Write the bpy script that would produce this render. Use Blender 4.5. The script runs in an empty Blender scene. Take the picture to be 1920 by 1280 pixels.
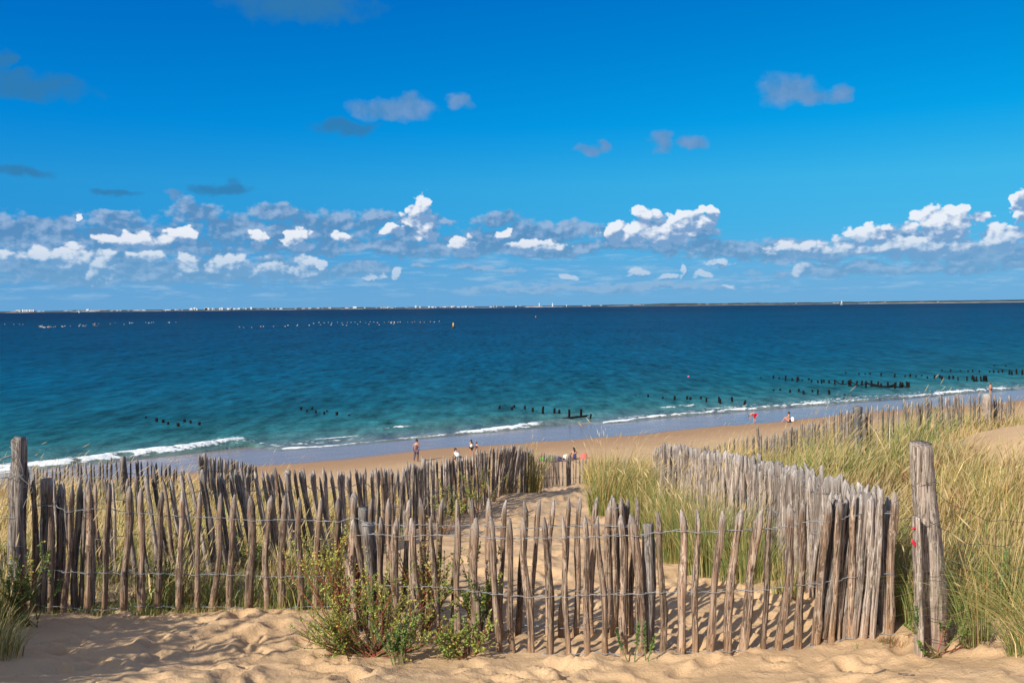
import bpy, math, random
import numpy as np
from mathutils import Matrix, Vector, Quaternion
random.seed(7); rng = np.random.default_rng(7)
R = math.radians
sc = bpy.context.scene
COL = sc.collection

# ------------------------------------------------------------------ camera
H = 13.0                                    # eye height above the sea, metres
PITCH, ROLL, LENS = 2.23, -0.6, 32.0
cam = bpy.data.cameras.new('camera'); cam_ob = bpy.data.objects.new('camera', cam)
COL.objects.link(cam_ob); sc.camera = cam_ob
cam.lens = LENS; cam.sensor_width = 36; cam.clip_start = .05; cam.clip_end = 90000
CAM = Matrix.Translation((0, 0, H)) @ Matrix.Rotation(R(90 - PITCH), 4, 'X') @ Matrix.Rotation(R(ROLL), 4, 'Z')
cam_ob.matrix_world = CAM
F = LENS / 36 * 1920
CR = np.array(CAM.to_3x3())

def ray(u, v):
    return CR @ np.array([(u - 960) / F, -(v - 640) / F, -1.0])
def at(u, v, Y):                            # world point seen at (u, v) of the photograph, Y metres ahead
    d = ray(u, v); return np.array([0, 0, H]) + d * (Y / d[1])
def atz(u, v, z=0.0):                       # world point seen at (u, v) on the level z
    d = ray(u, v); return np.array([0, 0, H]) + d * ((z - H) / d[2])

# ------------------------------------------------------------------ light
SUN_AZ, SUN_EL = 221.0, 31.0                # compass bearing (from +Y, clockwise) and height of the sun
sun = bpy.data.lights.new('sun', 'SUN'); sun.energy = 4.8; sun.angle = R(.5); sun.color = (1, .925, .80)
so = bpy.data.objects.new('sun', sun); COL.objects.link(so)
sdir = Vector((math.sin(R(SUN_AZ)) * math.cos(R(SUN_EL)), math.cos(R(SUN_AZ)) * math.cos(R(SUN_EL)), math.sin(R(SUN_EL))))
so.rotation_euler = sdir.to_track_quat('Z', 'Y').to_euler()
vs = sc.view_settings
vs.view_transform = 'Standard'; vs.look = 'None'; vs.exposure = 0.35; vs.gamma = 1; vs.use_curve_mapping = False
sc.cycles.max_bounces = 6; sc.cycles.transparent_max_bounces = 8
sc.cycles.use_denoising = True

class NB:
    """small builder for node trees"""
    def __init__(s, nt): s.nt = nt; s.n = nt.nodes; s.l = nt.links
    def node(s, t, **kw):
        n = s.n.new(t)
        for k, v in kw.items(): setattr(n, k, v)
        return n
    def put(s, sock, v):
        if isinstance(v, bpy.types.NodeSocket): s.l.new(v, sock)
        elif v is not None: sock.default_value = v
    def m(s, op, a, b=None, c=None, clamp=False):
        n = s.node('ShaderNodeMath', operation=op, use_clamp=clamp)
        for i, v in enumerate((a, b, c)):
            if v is not None: s.put(n.inputs[i], v)
        return n.outputs[0]
    def v(s, op, a, b=None, scale=None):
        n = s.node('ShaderNodeVectorMath', operation=op)
        s.put(n.inputs[0], a)
        if b is not None: s.put(n.inputs[1], b)
        if scale is not None: s.put(n.inputs['Scale'], scale)
        return n.outputs['Value'] if op in ('LENGTH', 'DOT_PRODUCT', 'DISTANCE') else n.outputs[0]
    def mix(s, f, a, b):
        n = s.node('ShaderNodeMix', data_type='RGBA')
        s.put(n.inputs[0], f); s.put(n.inputs[6], a); s.put(n.inputs[7], b)
        return n.outputs[2]
    def sst(s, x, lo, hi, a=0.0, b=1.0):
        n = s.node('ShaderNodeMapRange', interpolation_type='SMOOTHSTEP')
        s.put(n.inputs[0], x); s.put(n.inputs[1], lo); s.put(n.inputs[2], hi); s.put(n.inputs[3], a); s.put(n.inputs[4], b)
        return n.outputs[0]
    def noise(s, vec, scale, detail=4, rough=.5, out=0, dist=0, lac=2.0):
        n = s.node('ShaderNodeTexNoise'); s.put(n.inputs['Vector'], vec); s.put(n.inputs['Scale'], scale)
        n.inputs['Detail'].default_value = detail; n.inputs['Roughness'].default_value = rough
        n.inputs['Distortion'].default_value = dist; n.inputs['Lacunarity'].default_value = lac
        return n.outputs[out]
    def ramp(s, x, stops):
        n = s.node('ShaderNodeValToRGB'); s.put(n.inputs[0], x)
        e = n.color_ramp.elements
        while len(e) < len(stops): e.new(.5)
        for i, (p, c) in enumerate(stops): e[i].position = p; e[i].color = (*c, 1)
        return n.outputs[0]
    def xyz(s, v):
        n = s.node('ShaderNodeSeparateXYZ'); s.put(n.inputs[0], v); return n.outputs
    def comb(s, x, y, z):
        n = s.node('ShaderNodeCombineXYZ')
        for i, q in enumerate((x, y, z)): s.put(n.inputs[i], q)
        return n.outputs[0]

# ------------------------------------------------------------------ sky and clouds
world = bpy.data.worlds.new('World'); sc.world = world; world.use_nodes = True
b = NB(world.node_tree); bg = b.n['Background']; bg.inputs[1].default_value = .078
tc = b.node('ShaderNodeTexCoord').outputs['Generated']
dirn = b.v('NORMALIZE', tc)
dx, dy, dz = b.xyz(dirn)
sk = b.node('ShaderNodeTexSky', sky_type='NISHITA', sun_disc=False)
sk.sun_elevation = R(SUN_EL); sk.sun_rotation = R(SUN_AZ); sk.dust_density = .3; sk.ozone_density = 3
up = b.m('MULTIPLY_ADD', b.m('MAXIMUM', dz, 0.0), .86, .095)
b.put(sk.inputs[0], b.v('NORMALIZE', b.comb(dx, dy, up)))
sr = b.node('ShaderNodeSeparateColor'); b.put(sr.inputs[0], b.v('SCALE', sk.outputs[0], scale=.1))
cr_ = b.m('MULTIPLY', b.m('POWER', sr.outputs[0], 2.3), 9.0)
cg_ = b.m('MULTIPLY', b.m('POWER', sr.outputs[1], 1.1), 7.6)
cb_ = b.m('MULTIPLY', b.m('POWER', sr.outputs[2], .45), 8.3)
cc = b.node('ShaderNodeCombineColor')
for i, q in enumerate((cr_, cg_, cb_)): b.put(cc.inputs[i], q)
tint = b.ramp(dz, [(0.0, (.40, .42, .50)), (.13, (.50, .70, .57)), (.19, (.03, .67, .60)), (.26, (.0, .60, .545)), (.33, (.0, .54, .51)), (.60, (.45, .50, .50)), (1.0, (.5, .5, .5))])
skycol = b.v('MULTIPLY', b.v('SCALE', cc.outputs[0], scale=2.0), tint)
# untinted sky added sunward and overhead, out of view, so shade turns less blue
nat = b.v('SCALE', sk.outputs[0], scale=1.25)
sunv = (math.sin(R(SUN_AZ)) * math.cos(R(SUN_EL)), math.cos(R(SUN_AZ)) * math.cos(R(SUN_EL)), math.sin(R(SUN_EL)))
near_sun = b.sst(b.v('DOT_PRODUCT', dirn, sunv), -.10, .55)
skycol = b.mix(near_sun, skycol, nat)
# direction as bearing u and elevation w
U = b.m('ARCTAN2', dx, dy); V = b.m('ARCSINE', dz)
P0 = b.comb(U, V, 0.0)
def uw(px, py):
    d = ray(px, py); d = d / np.linalg.norm(d); return math.atan2(d[0], d[1]), math.asin(d[2])
wn = b.node('ShaderNodeTexNoise'); b.put(wn.inputs['Vector'], b.comb(U, b.m('MULTIPLY', V, 1.5), 0.0))
wn.inputs['Scale'].default_value = 26; wn.inputs['Detail'].default_value = 4; wn.inputs['Roughness'].default_value = .52
warp = b.v('MULTIPLY', b.v('SUBTRACT', wn.outputs[1], (.5, .5, .5)), (.050, .026, 0))
PW = b.v('ADD', P0, warp)
def blobs(lst, P):
    acc = None
    for (px, py, rx, ry) in lst:
        u0, w0 = uw(px, py)
        q = b.v('MULTIPLY', b.v('SUBTRACT', P, (u0, w0, 0)), (F / rx, F / ry, 0))
        f = b.m('SUBTRACT', 1.0, b.v('DOT_PRODUCT', q, q))
        acc = f if acc is None else b.m('MAXIMUM', acc, f)
    return acc
white = [(783, 402, 30, 34), (796, 428, 18, 22), (735, 432, 18, 14), (556, 448, 24, 22), (1214, 404, 22, 16), (1225, 438, 90, 22), (1290, 418, 48, 20), (1325, 400, 20, 12), (1150, 436, 24, 26),
         (1770, 420, 60, 30), (1800, 404, 26, 18), (1620, 440, 50, 20), (1500, 468, 50, 16), (1912, 376, 15, 22), (1918, 408, 12, 16), (1880, 444, 36, 24),
         (1700, 462, 150, 20), (1005, 458, 60, 14), (870, 456, 28, 20), (940, 432, 18, 8), (640, 440, 22, 12), (490, 448, 22, 14), (340, 444, 28, 16), (145, 412, 9, 7), (110, 482, 60, 20), (190, 500, 30, 28),
         (20, 480, 30, 14), (350, 500, 32, 20), (440, 498, 44, 22), (505, 512, 40, 18), (575, 504, 28, 24), (268, 480, 36, 14), (1500, 503, 24, 18), (1275, 508, 9, 18), (1245, 520, 17, 8), (1195, 515, 18, 8), (1350, 490, 22, 8),
         (690, 518, 18, 6), (716, 515, 14, 8), (610, 492, 14, 8), (240, 448, 60, 14), (1060, 520, 22, 6), (1320, 516, 20, 6), (750, 508, 12, 10), (1370, 533, 14, 5)]
grey = [(30, 500, 120, 24), (180, 500, 130, 28), (360, 505, 120, 28), (520, 505, 110, 26), (680, 505, 60, 18), (870, 465, 120, 18), (1000, 470, 120, 14), (1400, 466, 120, 15), (1480, 462, 90, 14), (1600, 500, 90, 8), (1860, 490, 120, 18), (1290, 440, 60, 20), (1160, 445, 60, 20), (780, 420, 50, 26), (200, 470, 260, 14), (520, 440, 200, 24), (760, 462, 200, 14), (1000, 440, 150, 22), (55, 430, 110, 26), (220, 402, 42, 12), (230, 436, 110, 28), (365, 398, 52, 24), (430, 415, 60, 16), (520, 400, 60, 18), (640, 412, 90, 20), (700, 404, 40, 14), (330, 455, 80, 16), (560, 462, 120, 14), (100, 455, 110, 12), (760, 440, 46, 18),
        (930, 412, 42, 14), (1060, 430, 70, 18), (900, 448, 90, 18), (1150, 462, 190, 13), (1340, 458, 80, 15), (1230, 418, 34, 12), (1560, 478, 190, 11), (1700, 438, 90, 14), (1790, 412, 24, 9), (1840, 470, 140, 14),
        (25, 415, 44, 10), (800, 500, 22, 8), (880, 502, 44, 8), (960, 506, 26, 6), (300, 520, 300, 15), (1700, 505, 260, 11), (1150, 540, 300, 7), (80, 505, 120, 22), (450, 510, 160, 24), (850, 412, 25, 7)]
wisp = [(1470, 166, 52, 30), (1515, 178, 48, 15), (1578, 170, 26, 16), (735, 205, 80, 20), (770, 190, 28, 20), (863, 196, 26, 16), (1113, 278, 34, 11), (1135, 270, 14, 10), (1235, 272, 20, 20), (1300, 268, 38, 12),
        (322, 365, 18, 11)]
dark = [(410, 352, 50, 12), (212, 358, 38, 8), (40, 326, 46, 10), (50, 160, 95, 22), (40, 138, 26, 12), (560, 6, 130, 34), (640, 238, 60, 14), (0, 120, 14, 20)]
def puffs(du, dv):
    n = b.node('ShaderNodeTexVoronoi', voronoi_dimensions='2D', feature='F1', normalize=False)
    q = b.v('ADD', b.comb(b.m('ADD', U, du), b.m('MULTIPLY', b.m('ADD', V, dv), 1.35), 0.0), b.v('SCALE', warp, scale=.10))
    b.put(n.inputs['Vector'], q); b.put(n.inputs['Scale'], 62.0)
    n.inputs['Detail'].default_value = 2.2; n.inputs['Roughness'].default_value = .52
    return b.m('SUBTRACT', 1.0, b.m('DIVIDE', n.outputs['Distance'], 1.75))
fb = puffs(0, 0); fb2 = puffs(.0030, -.0042)
relief = b.m('MULTIPLY', b.m('SUBTRACT', fb, fb2), 2.6)
fbc = b.m('SUBTRACT', fb, .60)
soft = b.m('SUBTRACT', b.noise(P0, 60, 4, .5), .5)
Wf = blobs(white, PW); Wl = blobs(white, b.v('ADD', PW, (-.0035, .0060, 0))); Gf = blobs(grey, PW); Sf = blobs(wisp, PW); Df = blobs(dark, PW)
# a cloud bank all the way round the horizon, beyond the clouds singled out above
bank = b.noise(b.comb(b.m('MULTIPLY', U, 1.0), b.m('MULTIPLY', V, 3.2), 3.1), 15, 7, .6)
env = b.m('MULTIPLY', b.sst(V, .012, .04), b.sst(V, .058, .098, 1, 0))
outside = b.sst(b.m('ABSOLUTE', U), .53, .62)
envo = b.m('MULTIPLY', b.m('MULTIPLY', env, outside), b.sst(bank, .42, .6))
low = b.noise(b.comb(U, b.m('MULTIPLY', V, 7.0), 7.7), 26, 6, .62)
lowm = b.m('MULTIPLY', b.m('MULTIPLY', b.sst(V, .004, .02), b.sst(V, .05, .075, 1, 0)), b.sst(low, .47, .70))
S = 10.2
def K(r, g, bl): return (r * S, g * S, bl * S, 1)
# the clouds singled out above fill only the part of the sky they stand in; the rest takes the plainer tree, which is quicker to evaluate
gm = b.sst(b.m('ADD', Gf, b.m('MULTIPLY', fbc, 1.9)), -.50, .60)
gm = b.m('MAXIMUM', gm, envo)
Gl = b.m('SUBTRACT', Gf, blobs(grey, b.v('ADD', PW, (-.0035, .0060, 0))))
wm = b.sst(b.m('ADD', Wf, b.m('MULTIPLY', fbc, 2.3)), b.sst(V, .03, .09, -.5, -.30), b.sst(V, .03, .09, .6, .18))
wisp_m = b.m('MULTIPLY', b.sst(b.m('ADD', Sf, b.m('MULTIPLY', soft, 1.6)), -.35, 1.0), .88)
dm = b.m('MULTIPLY', b.sst(b.m('ADD', Df, b.m('MULTIPLY', soft, 1.8)), -.5, 1.0), .75)
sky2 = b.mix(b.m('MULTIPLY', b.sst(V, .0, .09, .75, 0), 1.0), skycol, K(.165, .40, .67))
sky2 = b.mix(b.m('MULTIPLY', dm, 1.0), sky2, K(.035, .19, .40))
sky2 = b.mix(wisp_m, sky2, b.mix(b.m('ADD', .55, b.m('MULTIPLY', soft, 2.0), clamp=True), K(.070, .25, .50), K(.165, .325, .60)))
sky2 = b.mix(b.m('MULTIPLY', lowm, .55), sky2, K(.36, .55, .76))
shade = b.m('ADD', b.sst(b.noise(b.comb(U, b.m('MULTIPLY', V, 2.0), 1.9), 34, 5, .6), .40, .80), b.m('ADD', b.m('MULTIPLY', relief, .6), b.m('MULTIPLY', Gl, .45)), clamp=True)
gcol = b.mix(b.sst(V, .015, .085, .55, 0), b.mix(shade, K(.105, .265, .50), K(.32, .46, .68)), K(.20, .44, .69))
sky2 = b.mix(b.m('MULTIPLY', gm, .88), sky2, gcol)
lit = b.m('ADD', b.m('ADD', .22, b.m('MULTIPLY', relief, .75)), b.m('ADD', b.m('MULTIPLY', b.m('SUBTRACT', Wf, Wl), 1.3), b.m('MULTIPLY', b.m('SUBTRACT', bank, .5), .8)), clamp=True)
hazy = b.sst(V, .028, .085)
wcol = b.mix(hazy, b.mix(lit, K(.15, .36, .62), K(.46, .61, .79)), b.mix(lit, K(.20, .36, .61), K(.86, .89, .95)))
sky2 = b.mix(b.m('MULTIPLY', wm, .93), sky2, wcol)
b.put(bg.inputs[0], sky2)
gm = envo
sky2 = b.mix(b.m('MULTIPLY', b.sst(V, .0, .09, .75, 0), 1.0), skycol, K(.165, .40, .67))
sky2 = b.mix(b.m('MULTIPLY', lowm, .55), sky2, K(.36, .55, .76))
sky2 = b.mix(b.m('MULTIPLY', gm, .88), sky2, b.mix(b.sst(bank, .45, .62), K(.12, .28, .52), K(.62, .70, .84)))
# scattered cloud added overhead and behind, out of view, to whiten the skylight
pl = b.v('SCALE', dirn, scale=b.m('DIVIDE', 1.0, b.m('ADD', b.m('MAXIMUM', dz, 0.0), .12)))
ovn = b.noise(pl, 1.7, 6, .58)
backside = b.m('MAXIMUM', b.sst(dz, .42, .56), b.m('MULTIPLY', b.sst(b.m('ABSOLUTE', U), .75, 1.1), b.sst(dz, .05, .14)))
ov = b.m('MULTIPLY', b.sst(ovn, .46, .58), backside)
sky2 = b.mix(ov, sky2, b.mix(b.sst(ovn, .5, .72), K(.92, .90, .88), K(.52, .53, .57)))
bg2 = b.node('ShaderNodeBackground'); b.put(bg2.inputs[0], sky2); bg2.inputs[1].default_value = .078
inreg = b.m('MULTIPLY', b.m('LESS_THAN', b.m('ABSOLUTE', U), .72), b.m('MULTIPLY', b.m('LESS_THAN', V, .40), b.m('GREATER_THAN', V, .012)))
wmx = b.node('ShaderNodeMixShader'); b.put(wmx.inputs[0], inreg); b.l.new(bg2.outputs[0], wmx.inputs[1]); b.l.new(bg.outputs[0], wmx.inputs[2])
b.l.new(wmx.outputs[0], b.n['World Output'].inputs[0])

# ------------------------------------------------------------------ naming helpers
def tag(o, label=None, cat=None, group=None, kind=None):
    if label: o['label'] = label
    if cat: o['category'] = cat
    if group: o['group'] = group
    if kind: o['kind'] = kind
    return o
def empty(name, loc, rz=0.0):
    o = bpy.data.objects.new(name, None); COL.objects.link(o)
    o.location = loc; o.rotation_euler.z = rz; o.empty_display_size = .2
    return o
def link(name, me, parent=None, loc=None, rot=None, scale=None):
    o = bpy.data.objects.new(name, me); COL.objects.link(o)
    if parent is not None: o.parent = parent
    if loc is not None: o.location = loc
    if rot is not None:
        o.rotation_mode = 'QUATERNION'; o.rotation_quaternion = rot
    if scale is not None: o.scale = scale
    return o
def mesh(name, verts, faces, mat=None, smooth=True, attrs=None):
    """faces: list of arrays (n,3) or (n,4)"""
    me = bpy.data.meshes.new(name)
    verts = np.asarray(verts, np.float32).reshape(-1, 3)
    if not isinstance(faces, list) or (len(faces) and not hasattr(faces[0], 'ndim')):
        faces = [np.array([f for f in faces if len(f) == k]) for k in {len(f) for f in faces}]
    faces = [np.asarray(f, np.int32) for f in faces if len(f)]
    n = sum(len(f) for f in faces)
    me.vertices.add(len(verts)); me.vertices.foreach_set('co', verts.ravel())
    loops = np.concatenate([f.ravel() for f in faces])
    tot = np.concatenate([np.full(len(f), f.shape[1], np.int32) for f in faces])
    me.loops.add(len(loops)); me.loops.foreach_set('vertex_index', loops)
    me.polygons.add(n); st = np.zeros(n, np.int32); st[1:] = np.cumsum(tot)[:-1]
    me.polygons.foreach_set('loop_start', st); me.polygons.foreach_set('loop_total', tot)
    me.polygons.foreach_set('use_smooth', np.full(n, smooth))
    if attrs:
        for k, a in attrs.items():
            a = np.asarray(a, np.float32)
            if a.ndim == 1:
                at_ = me.attributes.new(k, 'FLOAT', 'POINT'); at_.data.foreach_set('value', a)
            else:
                at_ = me.attributes.new(k, 'FLOAT_COLOR', 'POINT'); at_.data.foreach_set('color', np.c_[a, np.ones(len(a))].astype(np.float32).ravel())
    me.update(calc_edges=True)
    if mat: me.materials.append(mat)
    return me
def join(parts):
    """parts: list of (verts, [faces...]) -> one"""
    V_, F3, F4, o = [], [], [], 0
    for v, fs in parts:
        V_.append(v)
        for f in fs:
            f = np.asarray(f)
            if len(f): (F3 if f.shape[1] == 3 else F4).append(f + o)
        o += len(v)
    out = []
    if F3: out.append(np.concatenate(F3))
    if F4: out.append(np.concatenate(F4))
    return np.concatenate(V_), out
def tube(pts, rad, n=6, cap=True):
    pts = np.asarray(pts, float); m = len(pts); rad = np.broadcast_to(rad, (m,))
    t = np.gradient(pts, axis=0); t /= np.linalg.norm(t, axis=1)[:, None] + 1e-9
    ref = np.array([0, 0, 1.]) if abs(t[:, 2]).mean() < .8 else np.array([0, 1., 0])
    a = np.cross(t, ref); a /= np.linalg.norm(a, axis=1)[:, None] + 1e-9
    c = np.cross(t, a)
    th = np.arange(n) / n * 2 * math.pi
    v = pts[:, None] + rad[:, None, None] * (a[:, None] * np.cos(th)[None, :, None] + c[:, None] * np.sin(th)[None, :, None])
    v = v.reshape(-1, 3); f = []
    i = np.arange(m - 1)[:, None] * n; j = np.arange(n)[None]; k = (j + 1) % n
    q = np.stack([i + j, i + k, i + n + k, i + n + j], -1).reshape(-1, 4)
    fs = [q]
    if cap:
        v = np.vstack([v, pts[0], pts[-1]]); c0, c1 = len(v) - 2, len(v) - 1
        jj = np.arange(n); kk = (jj + 1) % n
        fs.append(np.concatenate([np.stack([kk, jj, np.full(n, c0)], -1), np.stack([(m - 1) * n + jj, (m - 1) * n + kk, np.full(n, c1)], -1)]))
    return v, fs
def box(cx, cy, cz, sx, sy, sz):
    v = np.array([[x, y, z] for z in (-1, 1) for y in (-1, 1) for x in (-1, 1)], float) * np.array([sx, sy, sz]) / 2 + (cx, cy, cz)
    return v, [np.array([[0, 2, 3, 1], [4, 5, 7, 6], [0, 1, 5, 4], [2, 6, 7, 3], [0, 4, 6, 2], [1, 3, 7, 5]])]

# value noise, vectorised
def _h(ix, iy, s):
    n = (ix * 374761393 + iy * 668265263 + s * 974634777) & 0x7fffffff
    n = ((n ^ (n >> 13)) * 1274126177) & 0x7fffffff
    return ((n ^ (n >> 16)) & 0xffff) / 65535.0
def vn(x, y, s=0):
    ix = np.floor(x).astype(np.int64); iy = np.floor(y).astype(np.int64); fx = x - ix; fy = y - iy
    fx = fx * fx * fx * (fx * (fx * 6 - 15) + 10); fy = fy * fy * fy * (fy * (fy * 6 - 15) + 10)
    a, b_, c, d = _h(ix, iy, s), _h(ix + 1, iy, s), _h(ix, iy + 1, s), _h(ix + 1, iy + 1, s)
    return (a * (1 - fx) + b_ * fx) * (1 - fy) + (c * (1 - fx) + d * fx) * fy
def fbm(x, y, o=4, s=0, g=.5):
    t = 0; a = 1; n = 0
    for k in range(o):
        t = t + a * vn(x * 2 ** k + 17.3 * k, y * 2 ** k - 9.1 * k, s + k); n += a; a *= g
    return t / n - .5

# ------------------------------------------------------------------ materials
def new_mat(name):
    m = bpy.data.materials.new(name); m.use_nodes = True
    nb = NB(m.node_tree); nb.bsdf = nb.n['Principled BSDF']; nb.out = nb.n['Material Output']
    nb.obj = nb.node('ShaderNodeTexCoord').outputs['Object']
    nb.pos = nb.node('ShaderNodeNewGeometry').outputs['Position']
    return m, nb
def plain(name, col, rough=.7, spec=.3, var=.12, scale=8.0):
    m, nb = new_mat(name)
    n = nb.noise(nb.obj, scale, 4, .6)
    c = tuple(q * (1 - var) for q in col); d = tuple(min(1, q * (1 + var)) for q in col)
    nb.put(nb.bsdf.inputs['Base Color'], nb.mix(nb.sst(n, .3, .7), (*c, 1), (*d, 1)))
    nb.bsdf.inputs['Roughness'].default_value = rough; nb.bsdf.inputs['Specular IOR Level'].default_value = spec
    return m
def bump(nb, h, strength=.5, dist=.01, normal=None):
    n = nb.node('ShaderNodeBump'); nb.put(n.inputs['Height'], h); n.inputs['Strength'].default_value = strength; n.inputs['Distance'].default_value = dist
    if normal is not None: nb.put(n.inputs['Normal'], normal)
    return n.outputs[0]

def wood_mat(name, base, pale, darkc, tan, bleach=.5, zs=1.0):
    m, nb = new_mat(name)
    rnd = nb.node('ShaderNodeObjectInfo').outputs['Random']
    off = nb.m('MULTIPLY', rnd, 37.0)
    x, y, z = nb.xyz(nb.obj)
    zz = nb.m('MULTIPLY', z, zs)
    P = nb.comb(nb.m('ADD', x, off), nb.m('ADD', y, off), zz)
    grain = nb.noise(nb.v('MULTIPLY', P, (90, 90, 3.2)), 1.0, 5, .65, dist=.35)
    band = nb.noise(nb.v('MULTIPLY', P, (26, 26, 2.2)), 1.0, 5, .6, dist=.6)
    spots = nb.noise(nb.v('MULTIPLY', P, (30, 30, 13)), 1.0, 5, .7)
    c = nb.mix(nb.sst(band, .41, .58), (*darkc, 1), (*base, 1))
    c = nb.mix(nb.m('MULTIPLY', nb.sst(grain, .47, .58), .7), c, (*pale, 1))
    c = nb.mix(nb.m('MULTIPLY', nb.sst(spots, .55, .62), .75), c, (*pale, 1))
    c = nb.mix(nb.m('MULTIPLY', nb.sst(spots, .40, .28), .7), c, tuple(q * .6 for q in darkc) + (1,))
    crack = nb.noise(nb.v('MULTIPLY', P, (60, 60, 1.3)), 1.0, 3, .5, dist=.3)
    ck = nb.sst(nb.m('ABSOLUTE', nb.m('SUBTRACT', crack, .5)), .0, .022, 1, 0)
    c = nb.mix(nb.m('MULTIPLY', ck, .75), c, (.03, .024, .02, 1))
    # bare tips bleach, feet keep the fresher tan of wood that sand rubs
    top = nb.sst(nb.m('ADD', z, nb.m('MULTIPLY', band, .12)), .93, 1.05)
    c = nb.mix(nb.m('MULTIPLY', top, bleach), c, (.36, .34, .33, 1))
    foot = nb.sst(nb.m('ADD', z, nb.m('MULTIPLY', band, .35)), .22, .50, 1, 0)
    c = nb.mix(nb.m('MULTIPLY', foot, .6), c, (*tan, 1))
    v = nb.m('ADD', .68, nb.m('MULTIPLY', rnd, .62))
    c = nb.v('SCALE', c, scale=v)
    nb.put(nb.bsdf.inputs['Base Color'], c)
    nb.bsdf.inputs['Roughness'].default_value = .82; nb.bsdf.inputs['Specular IOR Level'].default_value = .2
    h = nb.m('ADD', nb.m('ADD', nb.m('MULTIPLY', grain, .5), band), nb.m('MULTIPLY', ck, -.7))
    nb.put(nb.bsdf.inputs['Normal'], bump(nb, h, .8, .012))
    return m
W_BROWN = wood_mat('weathered_chestnut', (.25, .160, .108), (.42, .325, .25), (.085, .055, .038), (.40, .235, .125))
W_GREY = wood_mat('silvered_chestnut', (.28, .215, .175), (.48, .42, .37), (.12, .088, .070), (.34, .22, .14), .6)
W_DARK = wood_mat('dark_chestnut', (.17, .13, .105), (.32, .28, .25), (.05, .042, .04), (.20, .15, .11), .5)
W_POST = wood_mat('grey_post_timber', (.215, .175, .15), (.36, .33, .31), (.075, .06, .052), (.26, .18, .125), .15)
WET_WOOD = plain('wet_black_timber', (.006, .005, .005), .8, .15, .4, 6)
WIRE = plain('galvanised_wire', (.26, .28, .30), .45, .5, .3, 40); 
RUST = plain('rusty_wire', (.07, .055, .05), .8, .3, .3, 40)
RED_PAINT = plain('red_paint', (.48, .015, .04), .5, .4, .1, 30)

# ------------------------------------------------------------------ the fences, read as lines of pickets: (top u, top v, foot u, foot v, depth)
BQ = [(659, 974, 668, 1186, 7.50), (673, 970, 688, 1200, 7.47), (707, 969, 716, 1196, 7.42), (742, 971, 745, 1199, 7.38), (778, 970, 783, 1205, 7.34), (811, 968, 823, 1205, 7.30),
      (853, 969, 857, 1212, 7.24), (885, 969, 893, 1218, 7.20), (919, 969, 932, 1228, 7.16), (955, 971, 965, 1232, 7.12), (987, 970, 997, 1238, 7.08),
      (1022, 970, 1029, 1234, 7.03), (1055, 969, 1065, 1237, 7.0), (1093, 967, 1099, 1232, 6.97), (1125, 967, 1135, 1232, 6.94), (1158, 965, 1170, 1236, 6.90), (1193, 964, 1203, 1234, 6.86),
      (1235, 960, 1240, 1230, 6.84), (1274, 956, 1274, 1232, 6.81), (1308, 956, 1301, 1230, 6.79), (1347, 955, 1330, 1230, 6.77), (1387, 954, 1364, 1227, 6.76),
      (1418, 955, 1395, 1227, 6.75), (1452, 950, 1428, 1226, 6.74), (1485, 945, 1461, 1223, 6.74), (1516, 936, 1494, 1225, 6.74), (1546, 934, 1527, 1220, 6.75),
      (1577, 930, 1563, 1213, 6.76), (1603, 925, 1594, 1204, 6.77), (1636, 919, 1630, 1200, 6.78), (1668, 921, 1667, 1196, 6.79)]
AQ = [(69, 899, 60, 1146, 7.66), (98, 897, 90, 1150, 7.68), (133, 908, 122, 1150, 7.72), (167, 901, 160, 1157, 7.76), (204, 904, 196, 1155, 7.82), (238, 911, 230, 1153, 7.88), (272, 914, 264, 1150, 7.93),
      (307, 920, 298, 1150, 7.98), (339, 919, 330, 1152, 8.03), (375, 923, 364, 1150, 8.08), (411, 924, 398, 1150, 8.10), (443, 926, 432, 1150, 8.12), (478, 930, 464, 1152, 8.12), (506, 928, 498, 1154, 8.12),
      (534, 928, 529, 1154, 8.12), (566, 932, 564, 1150, 8.10), (602, 933, 592, 1150, 8.08), (634, 933, 629, 1150, 8.04), (662, 922, 668, 1160, 8.0), (696, 935, 700, 1165, 7.96), (732, 934, 730, 1168, 7.92),
      (762, 936, 758, 1170, 7.88), (794, 934, 790, 1172, 7.84), (829, 935, 822, 1175, 7.80), (857, 936, 849, 1178, 7.76), (887, 936, 878, 1178, 7.73), (920, 935, 913, 1180, 7.70), (948, 937, 940, 1180, 7.67), (980, 940, 969, 1180, 7.64),
      (1012, 936, 997, 1182, 7.61), (1036, 934, 1027, 1182, 7.59), (1065, 933, 1052, 1183, 7.57), (1094, 933, 1079, 1184, 7.55), (1119, 932, 1109, 1186, 7.53), (1150, 934, 1146, 1188, 7.50), (1171, 933, 1168, 1190, 7.48), (1190, 932, 1182, 1190, 7.47)]
# polylines of (u, v of the tips, depth, visible height in metres)
CL = [(1660, 930, 6.95, 1.03), (1612, 905, 7.15, 1.05), (1560, 893, 7.6, 1.08), (1520, 884, 8.3, 1.1), (1440, 868, 10.3, 1.08), (1400, 858, 11.8, 1.08), (1360, 850, 13.2, 1.07), (1320, 846, 14.6, 1.05), (1285, 838, 15.8, 1.05), (1250, 834, 17.0, 1.05), (1222, 850, 18.2, .95)]
DL = [(84, 900, 8.9, 1.1), (200, 893, 9.2, 1.1), (300, 889, 9.5, 1.1), (395, 884, 9.9, 1.1), (480, 884, 10.4, 1.1), (560, 880, 11.2, 1.08), (640, 884, 12.0, 1.07), (700, 882, 12.9, 1.06), (760, 876, 14.2, 1.06), (800, 864, 15.6, 1.06), (860, 856, 17.0, 1.06), (905, 846, 18.2, 1.06), (940, 837, 19.2, 1.06), (975, 838, 20.6, 1.05), (1000, 844, 22.0, 1.03)]
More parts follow.
